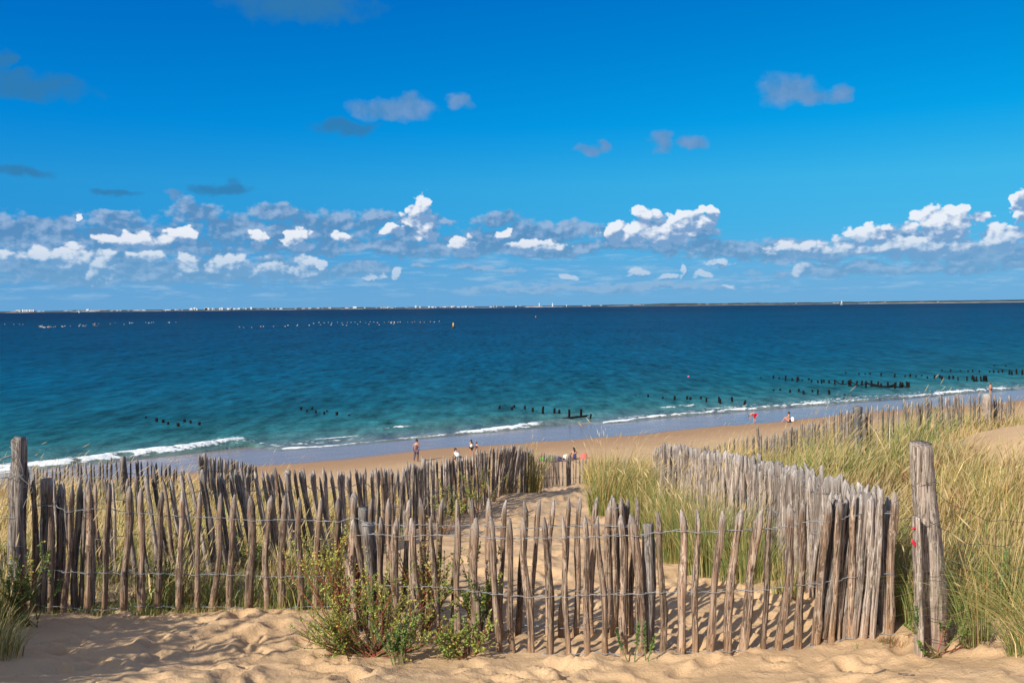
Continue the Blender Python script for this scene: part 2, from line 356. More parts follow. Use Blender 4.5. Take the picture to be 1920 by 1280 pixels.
EL = [(1010, 850, 23.5, .95), (1045, 853, 25.5, .93), (1090, 855, 26.0, .92), (1130, 856, 26.4, .92), (1180, 857, 26.6, .92)]
FL = [(1290, 846, 25.5, .95), (1390, 818, 24.8, 1.0), (1450, 812, 24.0, 1.0), (1530, 789, 22.5, 1.05), (1600, 768, 21.0, 1.05), (1700, 752, 21.3, 1.02), (1800, 741, 21.8, 1.0), (1850, 739, 22.0, 1.0), (1905, 752, 22.5, .95)]
GL = [(40, 878, 20.0, 1.0), (110, 874, 19.6, 1.0), (185, 864, 19.3, 1.05), (230, 858, 19.2, 1.08), (300, 866, 19.8, 1.05), (350, 882, 20.6, 1.0)]
HL = [(371, 852, 17.2, 1.08), (410, 856, 18.4, 1.06), (440, 862, 19.6, 1.04), (478, 870, 21.0, 1.0)]

# ------------------------------------------------------------------ terrain
SHORE = R(27.0); sx_, sy_ = math.cos(SHORE), math.sin(SHORE)
def dcoord(x, y): return -sy_ * x + sx_ * y          # metres towards the sea; the shoreline lies at about 84.5
def scoord(x, y): return sx_ * x + sy_ * y
PD = np.array([-400, -60, -20, 0, 6, 15, 24, 34, 50, 62, 72, 78, 84.5, 95, 120, 200, 400, 60000])
PZ = np.array([6, 9, 11.6, 10.9, 10.45, 9.2, 7.6, 5.2, 1.75, 1.15, .62, .30, 0, -.55, -1.6, -4, -7, -12])
def base_z(x, y): return np.interp(dcoord(x, y), PD, PZ)
ctrl = []
for q in BQ + AQ:
    p = at(q[2], q[3], q[4]); ctrl.append(p)
for L in (CL, DL, EL, FL, GL, HL):
    for q in L:
        p = at(*q[:3]); ctrl.append(p - np.array([0, 0, q[3]]))
ctrl = [p for i, p in enumerate(ctrl) if i < 0 or all(np.hypot(*(p[:2] - q[:2])) > .32 for q in ctrl[:i])]
for (x, y, dr) in [(0, 0, 1.62), (-3, 1, 1.7), (3, 1, 1.6), (0, 3.2, 1.95), (-3, 4, 2.1), (3.5, 4, 2.0), (0, 5, 2.43), (-2.5, 5.6, 2.42), (2.5, 5.6, 2.42), (-1.6, 6.8, 2.68), (.8, 6.2, 2.66), (2.4, 6.3, 2.53), (-4.6, 6.6, 2.25),
                   (.8, 9.2, 2.93), (1.2, 11, 3.0), (.9, 14, 3.45), (.9, 18, 4.02), (1.4, 22, 4.6), (2, 26, 5.18), (2.3, 31, 6.1), (5, 33, 6.3), (9, 30, 5.2), (13, 28, 4.6), (18, 27, 4.3), (4.5, 7.5, 2.35), (4.6, 10, 2.45), (5, 14, 2.85), (5, 18, 3.65), (6.5, 12.5, 2.0),
                   (7.6, 14, 1.95), (9.5, 14, 1.9), (9.5, 18, 3.05), (7, 16, 2.95), (7, 9, 2.15), (10, 9, 1.9), (12, 5, 1.6), (6, 4, 1.9), (-6, 8, 2.3), (-8, 6, 1.7), (-9, 12, 3.0), (-6.5, 14, 3.4), (-3, 16, 3.75), (-14, 18, 4.1), (-10, 24, 5.0), (-3, 26, 5.6), (-3, 21, 4.6),
                   (16, 16, 2.6), (22, 22, 3.6), (-6, -4, 1.4), (6, -4, 1.4), (0, -6, 1.5)]:
    ctrl.append(np.array([x, y, H - dr]))
for (x, y) in [(-25, 45), (0, 45), (12, 50), (30, 48), (-30, 20), (45, 35), (0, 60), (-50, 0), (50, -10), (0, -40), (60, 70), (-40, 60), (20, 75)]:
    ctrl.append(np.array([x, y, base_z(x, y)]))
ctrl = np.array(ctrl)
def _phi(r2): return .5 * r2 * np.log(r2 + 1e-9)
_res = ctrl[:, 2] - base_z(ctrl[:, 0], ctrl[:, 1]); nC = len(ctrl)
_A = _phi((ctrl[:, None, 0] - ctrl[None, :, 0]) ** 2 + (ctrl[:, None, 1] - ctrl[None, :, 1]) ** 2) + np.eye(nC) * .012
_P = np.c_[np.ones(nC), ctrl[:, :2]]
_w = np.linalg.solve(np.block([[_A, _P], [_P.T, np.zeros((3, 3))]]), np.r_[_res, 0, 0, 0])
# footprints and hollows trodden into the loose sand
DIM = []
for _ in range(420):
    y = rng.uniform(5.0, 9.6); x = rng.uniform(-3.6, 4.2) * y / 7
    DIM.append((x, y, rng.uniform(.09, .19), rng.uniform(.05, .09), rng.uniform(0, 3.14), rng.uniform(.014, .042)))
for _ in range(500):
    y = rng.uniform(5.0, 8.6); x = rng.uniform(-3.6, 4.2) * y / 7
    DIM.append((x, y, rng.uniform(.03, .07), rng.uniform(.02, .045), rng.uniform(0, 3.14), rng.uniform(.005, .015)))
for _ in range(420):
    y = rng.uniform(9.6, 27); t = (y - 9) / 18
    x = rng.uniform(-.9 + .9 * t, 2.3)
    DIM.append((x, y, rng.uniform(.13, .3), rng.uniform(.09, .16), rng.uniform(0, 3.14), rng.uniform(.018, .042)))
def ground(x, y, detail=True):
    x = np.atleast_1d(np.asarray(x, float)); y = np.atleast_1d(np.asarray(y, float))
    z = base_z(x, y)
    near = (np.abs(x) < 75) & (y < 82) & (y > -60)
    ix = np.where(near)[0]
    r = np.zeros(len(x))
    for k in range(0, len(ix), 20000):
        i = ix[k:k + 20000]
        d2 = (x[i, None] - ctrl[None, :, 0]) ** 2 + (y[i, None] - ctrl[None, :, 1]) ** 2
        r[i] = _phi(d2) @ _w[:nC] + _w[nC] + _w[nC + 1] * x[i] + _w[nC + 2] * y[i]
    d = dcoord(x, y)
    fade = np.clip((72 - np.abs(x)) / 25, 0, 1) * np.clip((62 - d) / 20, 0, 1) * np.clip((y + 55) / 30, 0, 1)
    z = z + np.clip(r, -2.5, 2.5) * fade
    dn = np.clip((48 - d) / 18, 0, 1)
    z = z + dn * fbm(x * .35, y * .35, 3, 5) * .16 * np.clip((np.hypot(x, y) - 7) / 8, 0.15, 1)
    z = z + np.clip((80 - d) / 20, 0, 1) * fbm(x * .9, y * .9, 3, 8) * .05
    if detail:
        nr = np.clip((34 - y) / 10, 0, 1) * (np.abs(x) < 25)
        z = z + nr * (fbm(x * 1.3, y * 1.3, 2, 9) * .075 + fbm(x * 3.6, y * 3.6, 2, 10) * .030 + fbm(x * 11, y * 11, 3, 19) * .007)
        rdg = 1 - np.abs(fbm(x * 1.9 + 3, y * 2.6, 3, 29) * 4)
        z = z + nr * np.clip(rdg, 0, 1) ** 2 * .014
        for (a, c, la, lb, th, dp) in DIM:
            m = np.where((np.abs(x - a) < .6) & (np.abs(y - c) < .6))[0]
            if not len(m): continue
            X = (x[m] - a) * math.cos(th) + (y[m] - c) * math.sin(th); Y = -(x[m] - a) * math.sin(th) + (y[m] - c) * math.cos(th)
            q = (X / la) ** 2 + (Y / lb) ** 2
            z[m] += -dp * np.exp(-q ** 1.6 * 1.2) + dp * .55 * np.exp(-((np.sqrt(q) - 1.35) / .35) ** 2)
    return z
def gz(x, y): return float(ground([x], [y], False)[0])

def axis(lo, hi, step, far, g):
    c = list(np.arange(lo, hi, step)); s = step; x = c[-1]
    while x < far: s *= g; x += s; c.append(x)
    s = step; x = lo; l = []
    while x > -far: s *= g; x -= s; l.append(x)
    return np.array(l[::-1] + c)
xs = axis(-4.6, 4.6, .032, 260, 1.055)
ys = list(np.arange(5.2, 9.2, .028)); s = .028; y = ys[-1]
while y < 45: s *= 1.018; y += s; ys.append(y)
while y < 420: s *= 1.05; y += s; ys.append(y)
s = .03; y = 5.2; l = []
while y > -200: s *= 1.10; y -= s; l.append(y)
ys = np.array(l[::-1] + ys)
X, Y = np.meshgrid(xs, ys); zf = ground(X.ravel(), Y.ravel())
def gridfaces(ny, nx):
    i = np.arange(ny - 1)[:, None] * nx; j = np.arange(nx - 1)[None]
    return np.stack([i + j, i + j + 1, i + nx + j + 1, i + nx + j], -1).reshape(-1, 4)
# where leaf litter and moss darken the sand among the grass
def grassy(x, y):
    """0..1 how thickly marram grows"""
    x = np.asarray(x, float); y = np.asarray(y, float)
    n = fbm(x * .55, y * .55, 3, 41) * 1.6
    cx = np.interp(y, [6.7, 7.6, 10.5, 13, 17, 19, 23, 27], [2.95, 2.8, 3.0, 3.1, 2.9, 3.0, 3.3, 3.6])
    right = np.clip((x - cx) / .35, 0, 1) * (y > 6.9)
    bare = np.exp(-(((x - 8.5) / 2.5) ** 2 + ((y - 13.0) / 2.6) ** 2)) * 3.2
    right = right * np.clip(1.05 + n - bare, 0, 1)
    dl = np.interp(y, [8.9, 9.5, 11.2, 13, 15.6, 18.2, 20, 22], [-4.6, -3.7, -2.6, -2.0, -1.45, -.6, 0, .5])
    left = np.clip((dl - x) / .3, 0, 1) * (y > 9.3) + ((y > 8.15) & (y < 11) & (x < np.interp(y, [8, 9.5, 11], [-1.3, -1.9, -2.6]))) * .9
    left = np.clip(left, 0, 1) * np.clip(1 + n, 0, 1)
    far = np.clip((31 - dcoord(x, y) + n * 3) / 6, 0, 1)
    beyond = ((y > 26.8) & (x > -8)) * 1.0 * np.clip(np.abs(x - 1.8) / 1.2 - .6, 0, 1)
    g = np.maximum(np.maximum(right, left), beyond * np.clip(.7 + n, 0, 1)) * far
    return np.clip(g, 0, 1)
gm_ = grassy(X.ravel(), Y.ravel())
dm_ = dcoord(X.ravel(), Y.ravel())
sand, nb = new_mat('dune_sand')
att = nb.node('ShaderNodeAttribute', attribute_name='grassy').outputs['Fac']
px_, py_, pz_ = nb.xyz(nb.pos)
dd = nb.m('ADD', nb.m('MULTIPLY', px_, -sy_), nb.m('MULTIPLY', py_, sx_))
ss = nb.m('ADD', nb.m('MULTIPLY', px_, sx_), nb.m('MULTIPLY', py_, sy_))
n1 = nb.noise(nb.pos, 1.1, 5, .6); n2 = nb.noise(nb.pos, 160, 3, .7); n3 = nb.noise(nb.pos, 9, 5, .6)
c = nb.mix(nb.sst(n1, .35, .68), (.50, .325, .175, 1), (.57, .39, .225, 1))
c = nb.mix(nb.m('MULTIPLY', nb.sst(n2, .36, .6), .4), c, (.64, .46, .285, 1))
c = nb.mix(nb.m('MULTIPLY', nb.sst(n2, .66, .74), .55), c, (.16, .11, .075, 1))
c = nb.mix(nb.m('MULTIPLY', nb.sst(n3, .55, .75), .3), c, (.40, .26, .15, 1))
lit_n = nb.noise(nb.v('MULTIPLY', nb.pos, (22, 22, 22)), 1.0, 5, .75, dist=1.2)
litter = nb.m('MULTIPLY', att, nb.sst(lit_n, .35, .55))
c = nb.mix(litter, c, nb.mix(nb.sst(n3, .4, .6), (.13, .105, .055, 1), (.22, .16, .09, 1)))
# beach: damp brown, then wet and glossy near the water; the edge wanders
edge = nb.m('MULTIPLY', nb.m('SUBTRACT', nb.noise(nb.comb(nb.m('MULTIPLY', ss, .055), nb.m('MULTIPLY', dd, .10), 0.0), 1.0, 4, .55), .5), 9.0)
de = nb.m('ADD', dd, edge)
damp = nb.sst(de, 58, 71); wet = nb.sst(de, 71.2, 73.4)
c = nb.mix(nb.m('MULTIPLY', damp, .80), c, (.33, .19, .10, 1))
tiny = nb.noise(nb.comb(nb.m('MULTIPLY', ss, .25), nb.m('MULTIPLY', dd, 1.3), 0.0), 1.0, 5, .6)
c = nb.mix(wet, c, nb.mix(tiny, (.21, .15, .13, 1), (.27, .195, .165, 1)))
nb.put(nb.bsdf.inputs['Base Color'], c)
nb.put(nb.bsdf.inputs['Roughness'], nb.m('SUBTRACT', .92, nb.m('MULTIPLY', wet, nb.m('ADD', .70, nb.m('MULTIPLY', nb.m('SUBTRACT', tiny, .5), .35)))))
nb.put(nb.bsdf.inputs['Specular IOR Level'], nb.m('ADD', .15, nb.m('MULTIPLY', wet, .75)))
bh = nb.m('ADD', nb.m('MULTIPLY', n2, .10), nb.m('MULTIPLY', nb.noise(nb.pos, 22, 6, .68), .95))
bb = nb.node('ShaderNodeBump'); nb.put(bb.inputs['Height'], bh); nb.put(bb.inputs['Strength'], nb.m('SUBTRACT', .80, nb.m('MULTIPLY', wet, .75))); bb.inputs['Distance'].default_value = .02
nb.put(nb.bsdf.inputs['Normal'], bb.outputs[0])
link('ground', mesh('ground', np.c_[X.ravel(), Y.ravel(), zf], [gridfaces(len(ys), len(xs))], sand, True, {'grassy': gm_}))['kind'] = 'structure'
# the sea bed and country far outside the detailed sheet
far_me = mesh('sea_bed', [(-60000, -60000, -14), (60000, -60000, -14), (60000, 60000, -14), (-60000, 60000, -14)], [np.array([[0, 1, 2, 3]])], sand, False, {'grassy': np.zeros(4)})
link('sea_bed', far_me)['kind'] = 'structure'

# ------------------------------------------------------------------ sea
FS = np.array([-60, -30, -3, 4, 10, 17, 18.5, 22, 36, 44, 52, 53.5, 58, 63, 76, 94, 120, 200, 400])
FD = np.array([81, 82.5, 84.4, 85.8, 88.2, 90.9, 83.8, 83.4, 84.4, 85.7, 87.9, 83.9, 84.6, 85.3, 85.4, 85.5, 85.7, 86, 86])
FWd = np.array([1.3, 1.4, 1.4, 1.3, .9, .7, .4, .4, .5, 1.0, .9, .3, .45, .5, .55, .6, .7, .7, .7])      # width of the white band
s_ax = axis(-46, 135, .27, 62000, 1.12)
d_ax = list(np.arange(78.5, 97, .11)); s = .11; d = d_ax[-1]
while d < 62000: s *= 1.045; d += s; d_ax.append(d)
d_ax = np.array(d_ax)
Sg, Dg = np.meshgrid(s_ax, d_ax); S_, D_ = Sg.ravel(), Dg.ravel()
fc = np.interp(S_, FS, FD) + fbm(S_ * .16, S_ * 0 + 2, 3, 3) * .9; fw = np.interp(S_, FS, FWd)
rel = D_ - fc
fn = fbm(S_ * .55, D_ * 1.6, 4, 11); fn2 = fbm(S_ * 1.6, D_ * 3.4, 4, 12)
foam = np.clip(1.15 - np.abs(rel - fw * .35) / (fw * .75) + fn * 2.0 + fn2 * 2.2, 0, 1)
# a lace of spent foam behind and along the swash
lace = np.clip(.62 - np.abs(rel - 3.2) / 4.4, 0, 1) * np.clip(fn2 * 4.5 + fn * 2.0, 0, 1) * np.clip(np.interp(S_, [-40, 0, 18, 24, 36, 50, 60, 75, 130], [1, .9, .9, 1, .35, .1, .2, 1, .8]), 0, 1) * 1.7
brk = np.clip(.25 + 1.5 * vn(S_ * .14, S_ * 0 + 5, 44) + .5 * (S_ < 20), 0, 1.1)
foam = np.maximum(foam * brk * np.clip(np.abs(S_ - 17.8) / 1.0 - .4, 0, 1) * np.clip(np.abs(S_ - 52.8) / 1.0 - .4, 0, 1), lace)
# small breakers further out: (s, d, half length, half width)
def cap(s0, d0, ls, ld, k=1.0):
    return np.clip(1.2 - np.hypot((S_ - s0) / ls, (D_ - d0) / ld) + fn2 * 2.2, 0, 1) * k
for q in [(69.2, 92.3, 1.4, .7), (72.4, 92.8, 1.3, .75), (33.5, 92.5, 2.2, .35), (26, 89, 3.0, .4), (60.0, 87.1, 3.0, .35)]: foam = np.maximum(foam, cap(*q))
edge_d = fc - fw * .8 - .9 + fbm(S_ * .35, S_ * 0, 3, 21) * .8      # the swash line
rip = .020 * np.sin(D_ * 4.2 + fbm(S_ * .25, D_ * .3, 3, 15) * 14) * np.clip((D_ - 82) / 3, 0, 1) * np.clip((160 - D_) / 60, 0, 1)
bw = np.interp(S_, [-60, -3, 5, 16, 18, 24, 38, 51, 53, 62, 75, 110], [.25, .35, .38, .42, .10, .08, .16, .34, .12, .16, .2, .22])
wave = bw * np.exp(-((rel - fw * .5) / np.where(rel > fw * .5, 1.5, .55)) ** 2)
swell = 0
for (d0, amp, seed) in [(92.6, .26, 1), (98.5, .17, 2), (107, .12, 3), (118, .1, 4)]:
    dc = d0 + fbm(S_ * .05, S_ * 0, 2, 50 + seed) * 5
    a_ = amp * np.clip(.6 + fbm(S_ * .045, S_ * 0 + seed, 2, 60 + seed) * 2.6, .05, 1.2)
    swell = swell + a_ * np.exp(-((D_ - dc) / np.where(D_ > dc, 1.9, .8)) ** 2)
z = rip + wave + swell * np.clip((D_ - 87) / 4, 0, 1) + foam * (.05 + .10 * np.clip(fn2 + .5, 0, 1)) * np.clip(bw * 5, .3, 1)
tail = np.clip((D_ - edge_d) / 1.6, 0, 1)
beach = np.interp(D_, PD, PZ)
z = np.where(D_ < edge_d + 1.6, np.maximum(z * tail, beach + .010) * 1.0, z)
z = np.where(D_ < edge_d, beach - .06 * np.clip((edge_d - D_) / .3, 0, 1) + .0, z)
chop = fbm(S_ * .6, D_ * 1.1, 3, 71) * .11 * np.clip((D_ - 86) / 6, 0, 1) * np.clip((900 - D_) / 500, 0, 1)
z = z + chop
swave = swell
sv = np.c_[sx_ * S_ - sy_ * D_, sy_ * S_ + sx_ * D_, z]
sea, nb = new_mat('sea_water')
px_, py_, pz_ = nb.xyz(nb.pos)
dd = nb.m('ADD', nb.m('MULTIPLY', px_, -sy_), nb.m('MULTIPLY', py_, sx_))
ss = nb.m('ADD', nb.m('MULTIPLY', px_, sx_), nb.m('MULTIPLY', py_, sy_))
big = nb.noise(nb.comb(nb.m('MULTIPLY', ss, .010), nb.m('MULTIPLY', dd, .022), 0.0), 1.0, 5, .55)
dl_ = nb.m('ADD', nb.m('LOGARITHM', nb.m('MAXIMUM', nb.m('SUBTRACT', dd, 76), 1.0), 10.0), nb.m('MULTIPLY', nb.m('SUBTRACT', big, .5), .22))
t = nb.m('DIVIDE', dl_, 4.0)                            # 86 -> .25, 176 -> .5, 1076 -> .75
depthc = nb.ramp(t, [(.16, (.22, .19, .15)), (.235, (.15, .175, .155)), (.29, (.060, .165, .165)), (.335, (.024, .140, .165)), (.40, (.006, .096, .142)), (.50, (.0, .076, .150)), (.62, (.0, .054, .128)), (.74, (.0, .042, .105)), (.80, (.0, .026, .076)), (.93, (.0, .016, .060))])
str1 = nb.noise(nb.comb(nb.m('MULTIPLY', px_, .55), nb.m('MULTIPLY', py_, .17), 0.0), 1.0, 4, .6)
str2 = nb.noise(nb.comb(nb.m('MULTIPLY', px_, .34), nb.m('MULTIPLY', py_, .075), 4.0), 1.0, 4, .65)
str3 = nb.noise(nb.comb(nb.m('MULTIPLY', px_, .10), nb.m('MULTIPLY', py_, .014), 8.0), 1.0, 4, .68)
str4 = nb.noise(nb.comb(nb.m('MULTIPLY', px_, .0035), nb.m('MULTIPLY', py_, .0060), 2.0), 1.0, 5, .6)
vv = nb.m('ADD', nb.m('ADD', nb.m('MULTIPLY', nb.m('SUBTRACT', str1, .5), 2.3), nb.m('MULTIPLY', nb.m('SUBTRACT', str2, .5), 1.35)), nb.m('ADD', nb.m('MULTIPLY', nb.m('SUBTRACT', str3, .5), 1.2), nb.m('MULTIPLY', nb.m('SUBTRACT', str4, .5), .45)))
depthc = nb.v('SCALE', depthc, scale=nb.m('ADD', 1.0, vv))
fo = nb.node('ShaderNodeAttribute', attribute_name='foam').outputs['Fac']
fnz = nb.noise(nb.comb(nb.m('MULTIPLY', ss, 2.6), nb.m('MULTIPLY', dd, 5.5), 0.0), 1.0, 5, .7)
fm = nb.sst(nb.m('ADD', fo, nb.m('MULTIPLY', nb.m('SUBTRACT', fnz, .5), 2.0)), .44, .92)
wcap = nb.noise(nb.comb(nb.m('MULTIPLY', ss, .16), nb.m('MULTIPLY', dd, .42), 9.0), 1.0, 4, .7)
fm = nb.m('MAXIMUM', fm, nb.m('MULTIPLY', nb.sst(wcap, .765, .80), nb.sst(dd, 110, 160, 0, .45)))
nb.put(nb.bsdf.inputs['Base Color'], nb.mix(fm, depthc, (.74, .78, .80, 1)))
nb.put(nb.bsdf.inputs['Roughness'], nb.m('ADD', .22, nb.m('MULTIPLY', fm, .6)))
nb.bsdf.inputs['IOR'].default_value = 1.33
nb.put(nb.bsdf.inputs['Specular IOR Level'], nb.m('SUBTRACT', nb.sst(dd, 84, 120, .36, .13), nb.m('MULTIPLY', fm, .1)))
w1 = nb.noise(nb.comb(nb.m('MULTIPLY', ss, 1.1), nb.m('MULTIPLY', dd, 2.0), 0.0), 1.0, 4, .6)
w2 = nb.noise(nb.comb(nb.m('MULTIPLY', ss, .10), nb.m('MULTIPLY', dd, .22), 0.0), 1.0, 6, .65)
n_a = bump(nb, w1, .7, .22); n_b = bump(nb, w2, .8, 1.6, n_a)
calm = nb.sst(dd, 83, 90)
nmix = nb.node('ShaderNodeMix', data_type='VECTOR'); nb.put(nmix.inputs[0], calm); nb.put(nmix.inputs[4], bump(nb, w1, .25, .05)); nb.put(nmix.inputs[5], n_b)
nb.put(nb.bsdf.inputs['Normal'], nmix.outputs[1])
dif = nb.node('ShaderNodeBsdfDiffuse'); nb.l.new(nb.bsdf.inputs['Base Color'].links[0].from_socket, dif.inputs[0]); nb.put(dif.inputs['Normal'], nmix.outputs[1])
glo = nb.node('ShaderNodeBsdfGlossy'); nb.put(glo.inputs['Roughness'], .2); nb.put(glo.inputs['Normal'], nmix.outputs[1])
fre = nb.node('ShaderNodeFresnel'); fre.inputs[0].default_value = 1.33; nb.put(fre.inputs['Normal'], nmix.outputs[1])
fac = nb.m('MULTIPLY', nb.m('MULTIPLY', fre.outputs[0], nb.sst(dd, 84, 100, .75, .20)), nb.m('SUBTRACT', 1.0, fm))
mxs = nb.node('ShaderNodeMixShader'); nb.put(mxs.inputs[0], fac); nb.l.new(dif.outputs[0], mxs.inputs[1]); nb.l.new(glo.outputs[0], mxs.inputs[2]); nb.l.new(mxs.outputs[0], nb.out.inputs[0])
link('sea', mesh('sea', sv, [gridfaces(len(d_ax), len(s_ax))], sea, True, {'foam': foam}))['kind'] = 'structure'

# ------------------------------------------------------------------ pickets
def picket_mesh(seed, flat=1.0, r=.031, tip=.085, wob=.012, blunt=False, nseg=11, ns=8, knots=0):
    g = np.random.default_rng(seed)
    zz = np.r_[np.linspace(0, 1 - tip, nseg), 1 - tip * .55, 1 - tip * .18, 1.0] if not blunt else np.r_[np.linspace(0, .985, nseg), 1.0]
    th = np.arange(ns) / ns * 2 * math.pi
    sec = 1 + g.normal(0, .13, ns)                      # split, never round
    ph = g.uniform(0, 6.28, 6)
    ox = wob * (np.sin(zz * 4.1 + ph[0]) + .5 * np.sin(zz * 9.3 + ph[1])) - wob * math.sin(ph[0])
    oy = wob * (np.sin(zz * 4.6 + ph[2]) + .5 * np.sin(zz * 8.1 + ph[3]))
    kz = g.uniform(.25, .85, 3); v = []
    tipo = g.uniform(-.5, .5, 2) * r * .7
    for i, z0 in enumerate(zz):
        rr = r * (1.05 - .16 * z0) * (1 + .10 * math.sin(z0 * 11 + ph[4]) + .05 * math.sin(z0 * 27 + ph[5]))
        for k in kz[:1 + knots]: rr *= 1 + .16 * math.exp(-((z0 - k) / .02) ** 2)
        f = 1.0
        if not blunt and z0 > 1 - tip:
            f = max(.0, (1 - z0) / tip) ** .75; f = .26 + .74 * f
        if blunt and i == len(zz) - 1: f = .9
        jit = 1 + g.normal(0, .05, ns)
        cx = ox[i] + tipo[0] * (1 - f); cy = oy[i] + tipo[1] * (1 - f)
        v += [(cx + math.cos(t) * rr * f * sec[j] * jit[j], cy + math.sin(t) * rr * f * sec[j] * jit[j] * flat, z0 + (g.normal(0, .004) if blunt and i == len(zz) - 1 else 0)) for j, t in enumerate(th)]
    n = len(zz); i = np.arange(n - 1)[:, None] * ns; j = np.arange(ns)[None]; k = (j + 1) % ns
    q = np.stack([i + j, i + k, i + ns + k, i + ns + j], -1).reshape(-1, 4)
    v.append((ox[-1] + tipo[0], oy[-1] + tipo[1], 1.004)); c0 = len(v) - 1
    top = np.array([[(n - 1) * ns + a, (n - 1) * ns + (a + 1) % ns, c0] for a in range(ns)])
    return np.array(v), [q, top]
def variants(mat, seeds, **kw):
    out = []
    for s_ in seeds:
        ragged = kw.get('ragged') and s_ % 2
        k = dict(kw); g = random.Random(s_)
        k.setdefault('flat', g.choice([.7, .85, 1.0])); k['r'] = kw.get('r', .031) * g.uniform(.85, 1.18); k['tip'] = g.uniform(.045, .085)
        k.pop('ragged', None)
        if ragged: k['blunt'] = True; k['flat'] = .55
        v, f = picket_mesh(s_, **k)
        if ragged: v = v.copy(); tp = v[:, 2] > .95; v[tp, 2] += v[tp, 0] * g.uniform(-1.2, 1.2)
        out.append(mesh('picket', v, f, mat))
    return out
P_BROWN = variants(W_BROWN, range(10, 24), wob=.014, nseg=12, ns=9, r=.0285)
P_GREY = variants(W_GREY, range(30, 42), wob=.013, r=.034, ragged=1)
P_DARK = variants(W_DARK, range(50, 60), wob=.010, r=.028)
P_MIX = variants(W_GREY, range(70, 80), wob=.009, r=.0255) + variants(W_DARK, range(80, 83), wob=.009, r=.025) + variants(W_BROWN, range(90, 93), wob=.009, r=.0255)
P_THIN = variants(W_DARK, range(120, 124), wob=.006, r=.019, nseg=6, ns=6) + variants(W_BROWN, range(124, 126), wob=.006, r=.019, nseg=6, ns=6)
P_FAR = variants(W_GREY, range(100, 104), wob=.008, r=.025, nseg=6, ns=6) + variants(W_DARK, range(104, 110), wob=.008, r=.034, nseg=6, ns=6)
def post_mesh(seed, r, mat, **kw):
    v, f = picket_mesh(seed, r=r, blunt=True, nseg=12, ns=12, wob=kw.pop('wob', .006), **kw); return mesh('post', v, f, mat)
def stand(name, me, base, top, parent, org, spin=0.0, sink=.12, xy=1.0):
    """put a unit-high mesh between a foot and a tip"""
    base = np.array(base, float); top = np.array(top, float)
    d = top - base; L = np.linalg.norm(d); d /= L
    b0 = base - d * sink; q = Vector(d).to_track_quat('Z', 'Y') @ Quaternion((0, 0, 1), spin)
    return link(name, me, parent, Vector(b0 - org), q, (xy, xy, L + sink))
def wire_run(pk, frac, parent, org, r=.0016, twist=True, mat=None, gap=.036, sag=.012, seed=0, name='wire', lo=0, hi=None):
    """two strands that pass on either side of each picket and twist together between them"""
    g = random.Random(seed); pk = pk[lo:hi]
    P = [np.array(b_) + (np.array(t_) - np.array(b_)) * (frac + g.uniform(-.006, .006)) for b_, t_ in pk]
    parts = []
    for side in (1, -1):
        pts = []; sgn = side
        for i, p in enumerate(P):
            a = P[max(0, i - 1)]; c_ = P[min(len(P) - 1, i + 1)]; dr = (c_ - a)[:2]; n = np.array([-dr[1], dr[0]]); n = n / (np.linalg.norm(n) + 1e-9); n = np.r_[n, 0]
            t_ = np.r_[dr / (np.linalg.norm(dr) + 1e-9), 0]
            pts += [p + n * gap * sgn * .55 - t_ * gap * .9, p + n * gap * sgn * 1.04, p + n * gap * sgn * .55 + t_ * gap * .9]
            if i < len(P) - 1:
                q = P[i + 1]; L = np.linalg.norm(q - p)
                if L > gap * 3:
                    e = .0038
                    for k, f_ in enumerate((.35, .45, .55, .65)):
                        w_ = e * (1 if k % 2 else -1) * side
                        pts.append(p + (q - p) * f_ + n * w_ + np.array([0, 0, -sag * L * 4 * f_ * (1 - f_) * 1.6 - w_]))
                if L > gap * 3: sgn = -sgn if i % 2 else sgn
        parts.append(tube(pts, r, 4, False))
    v, f = join(parts)
    return link(name, mesh('wire', v - org, f, mat or WIRE), parent)

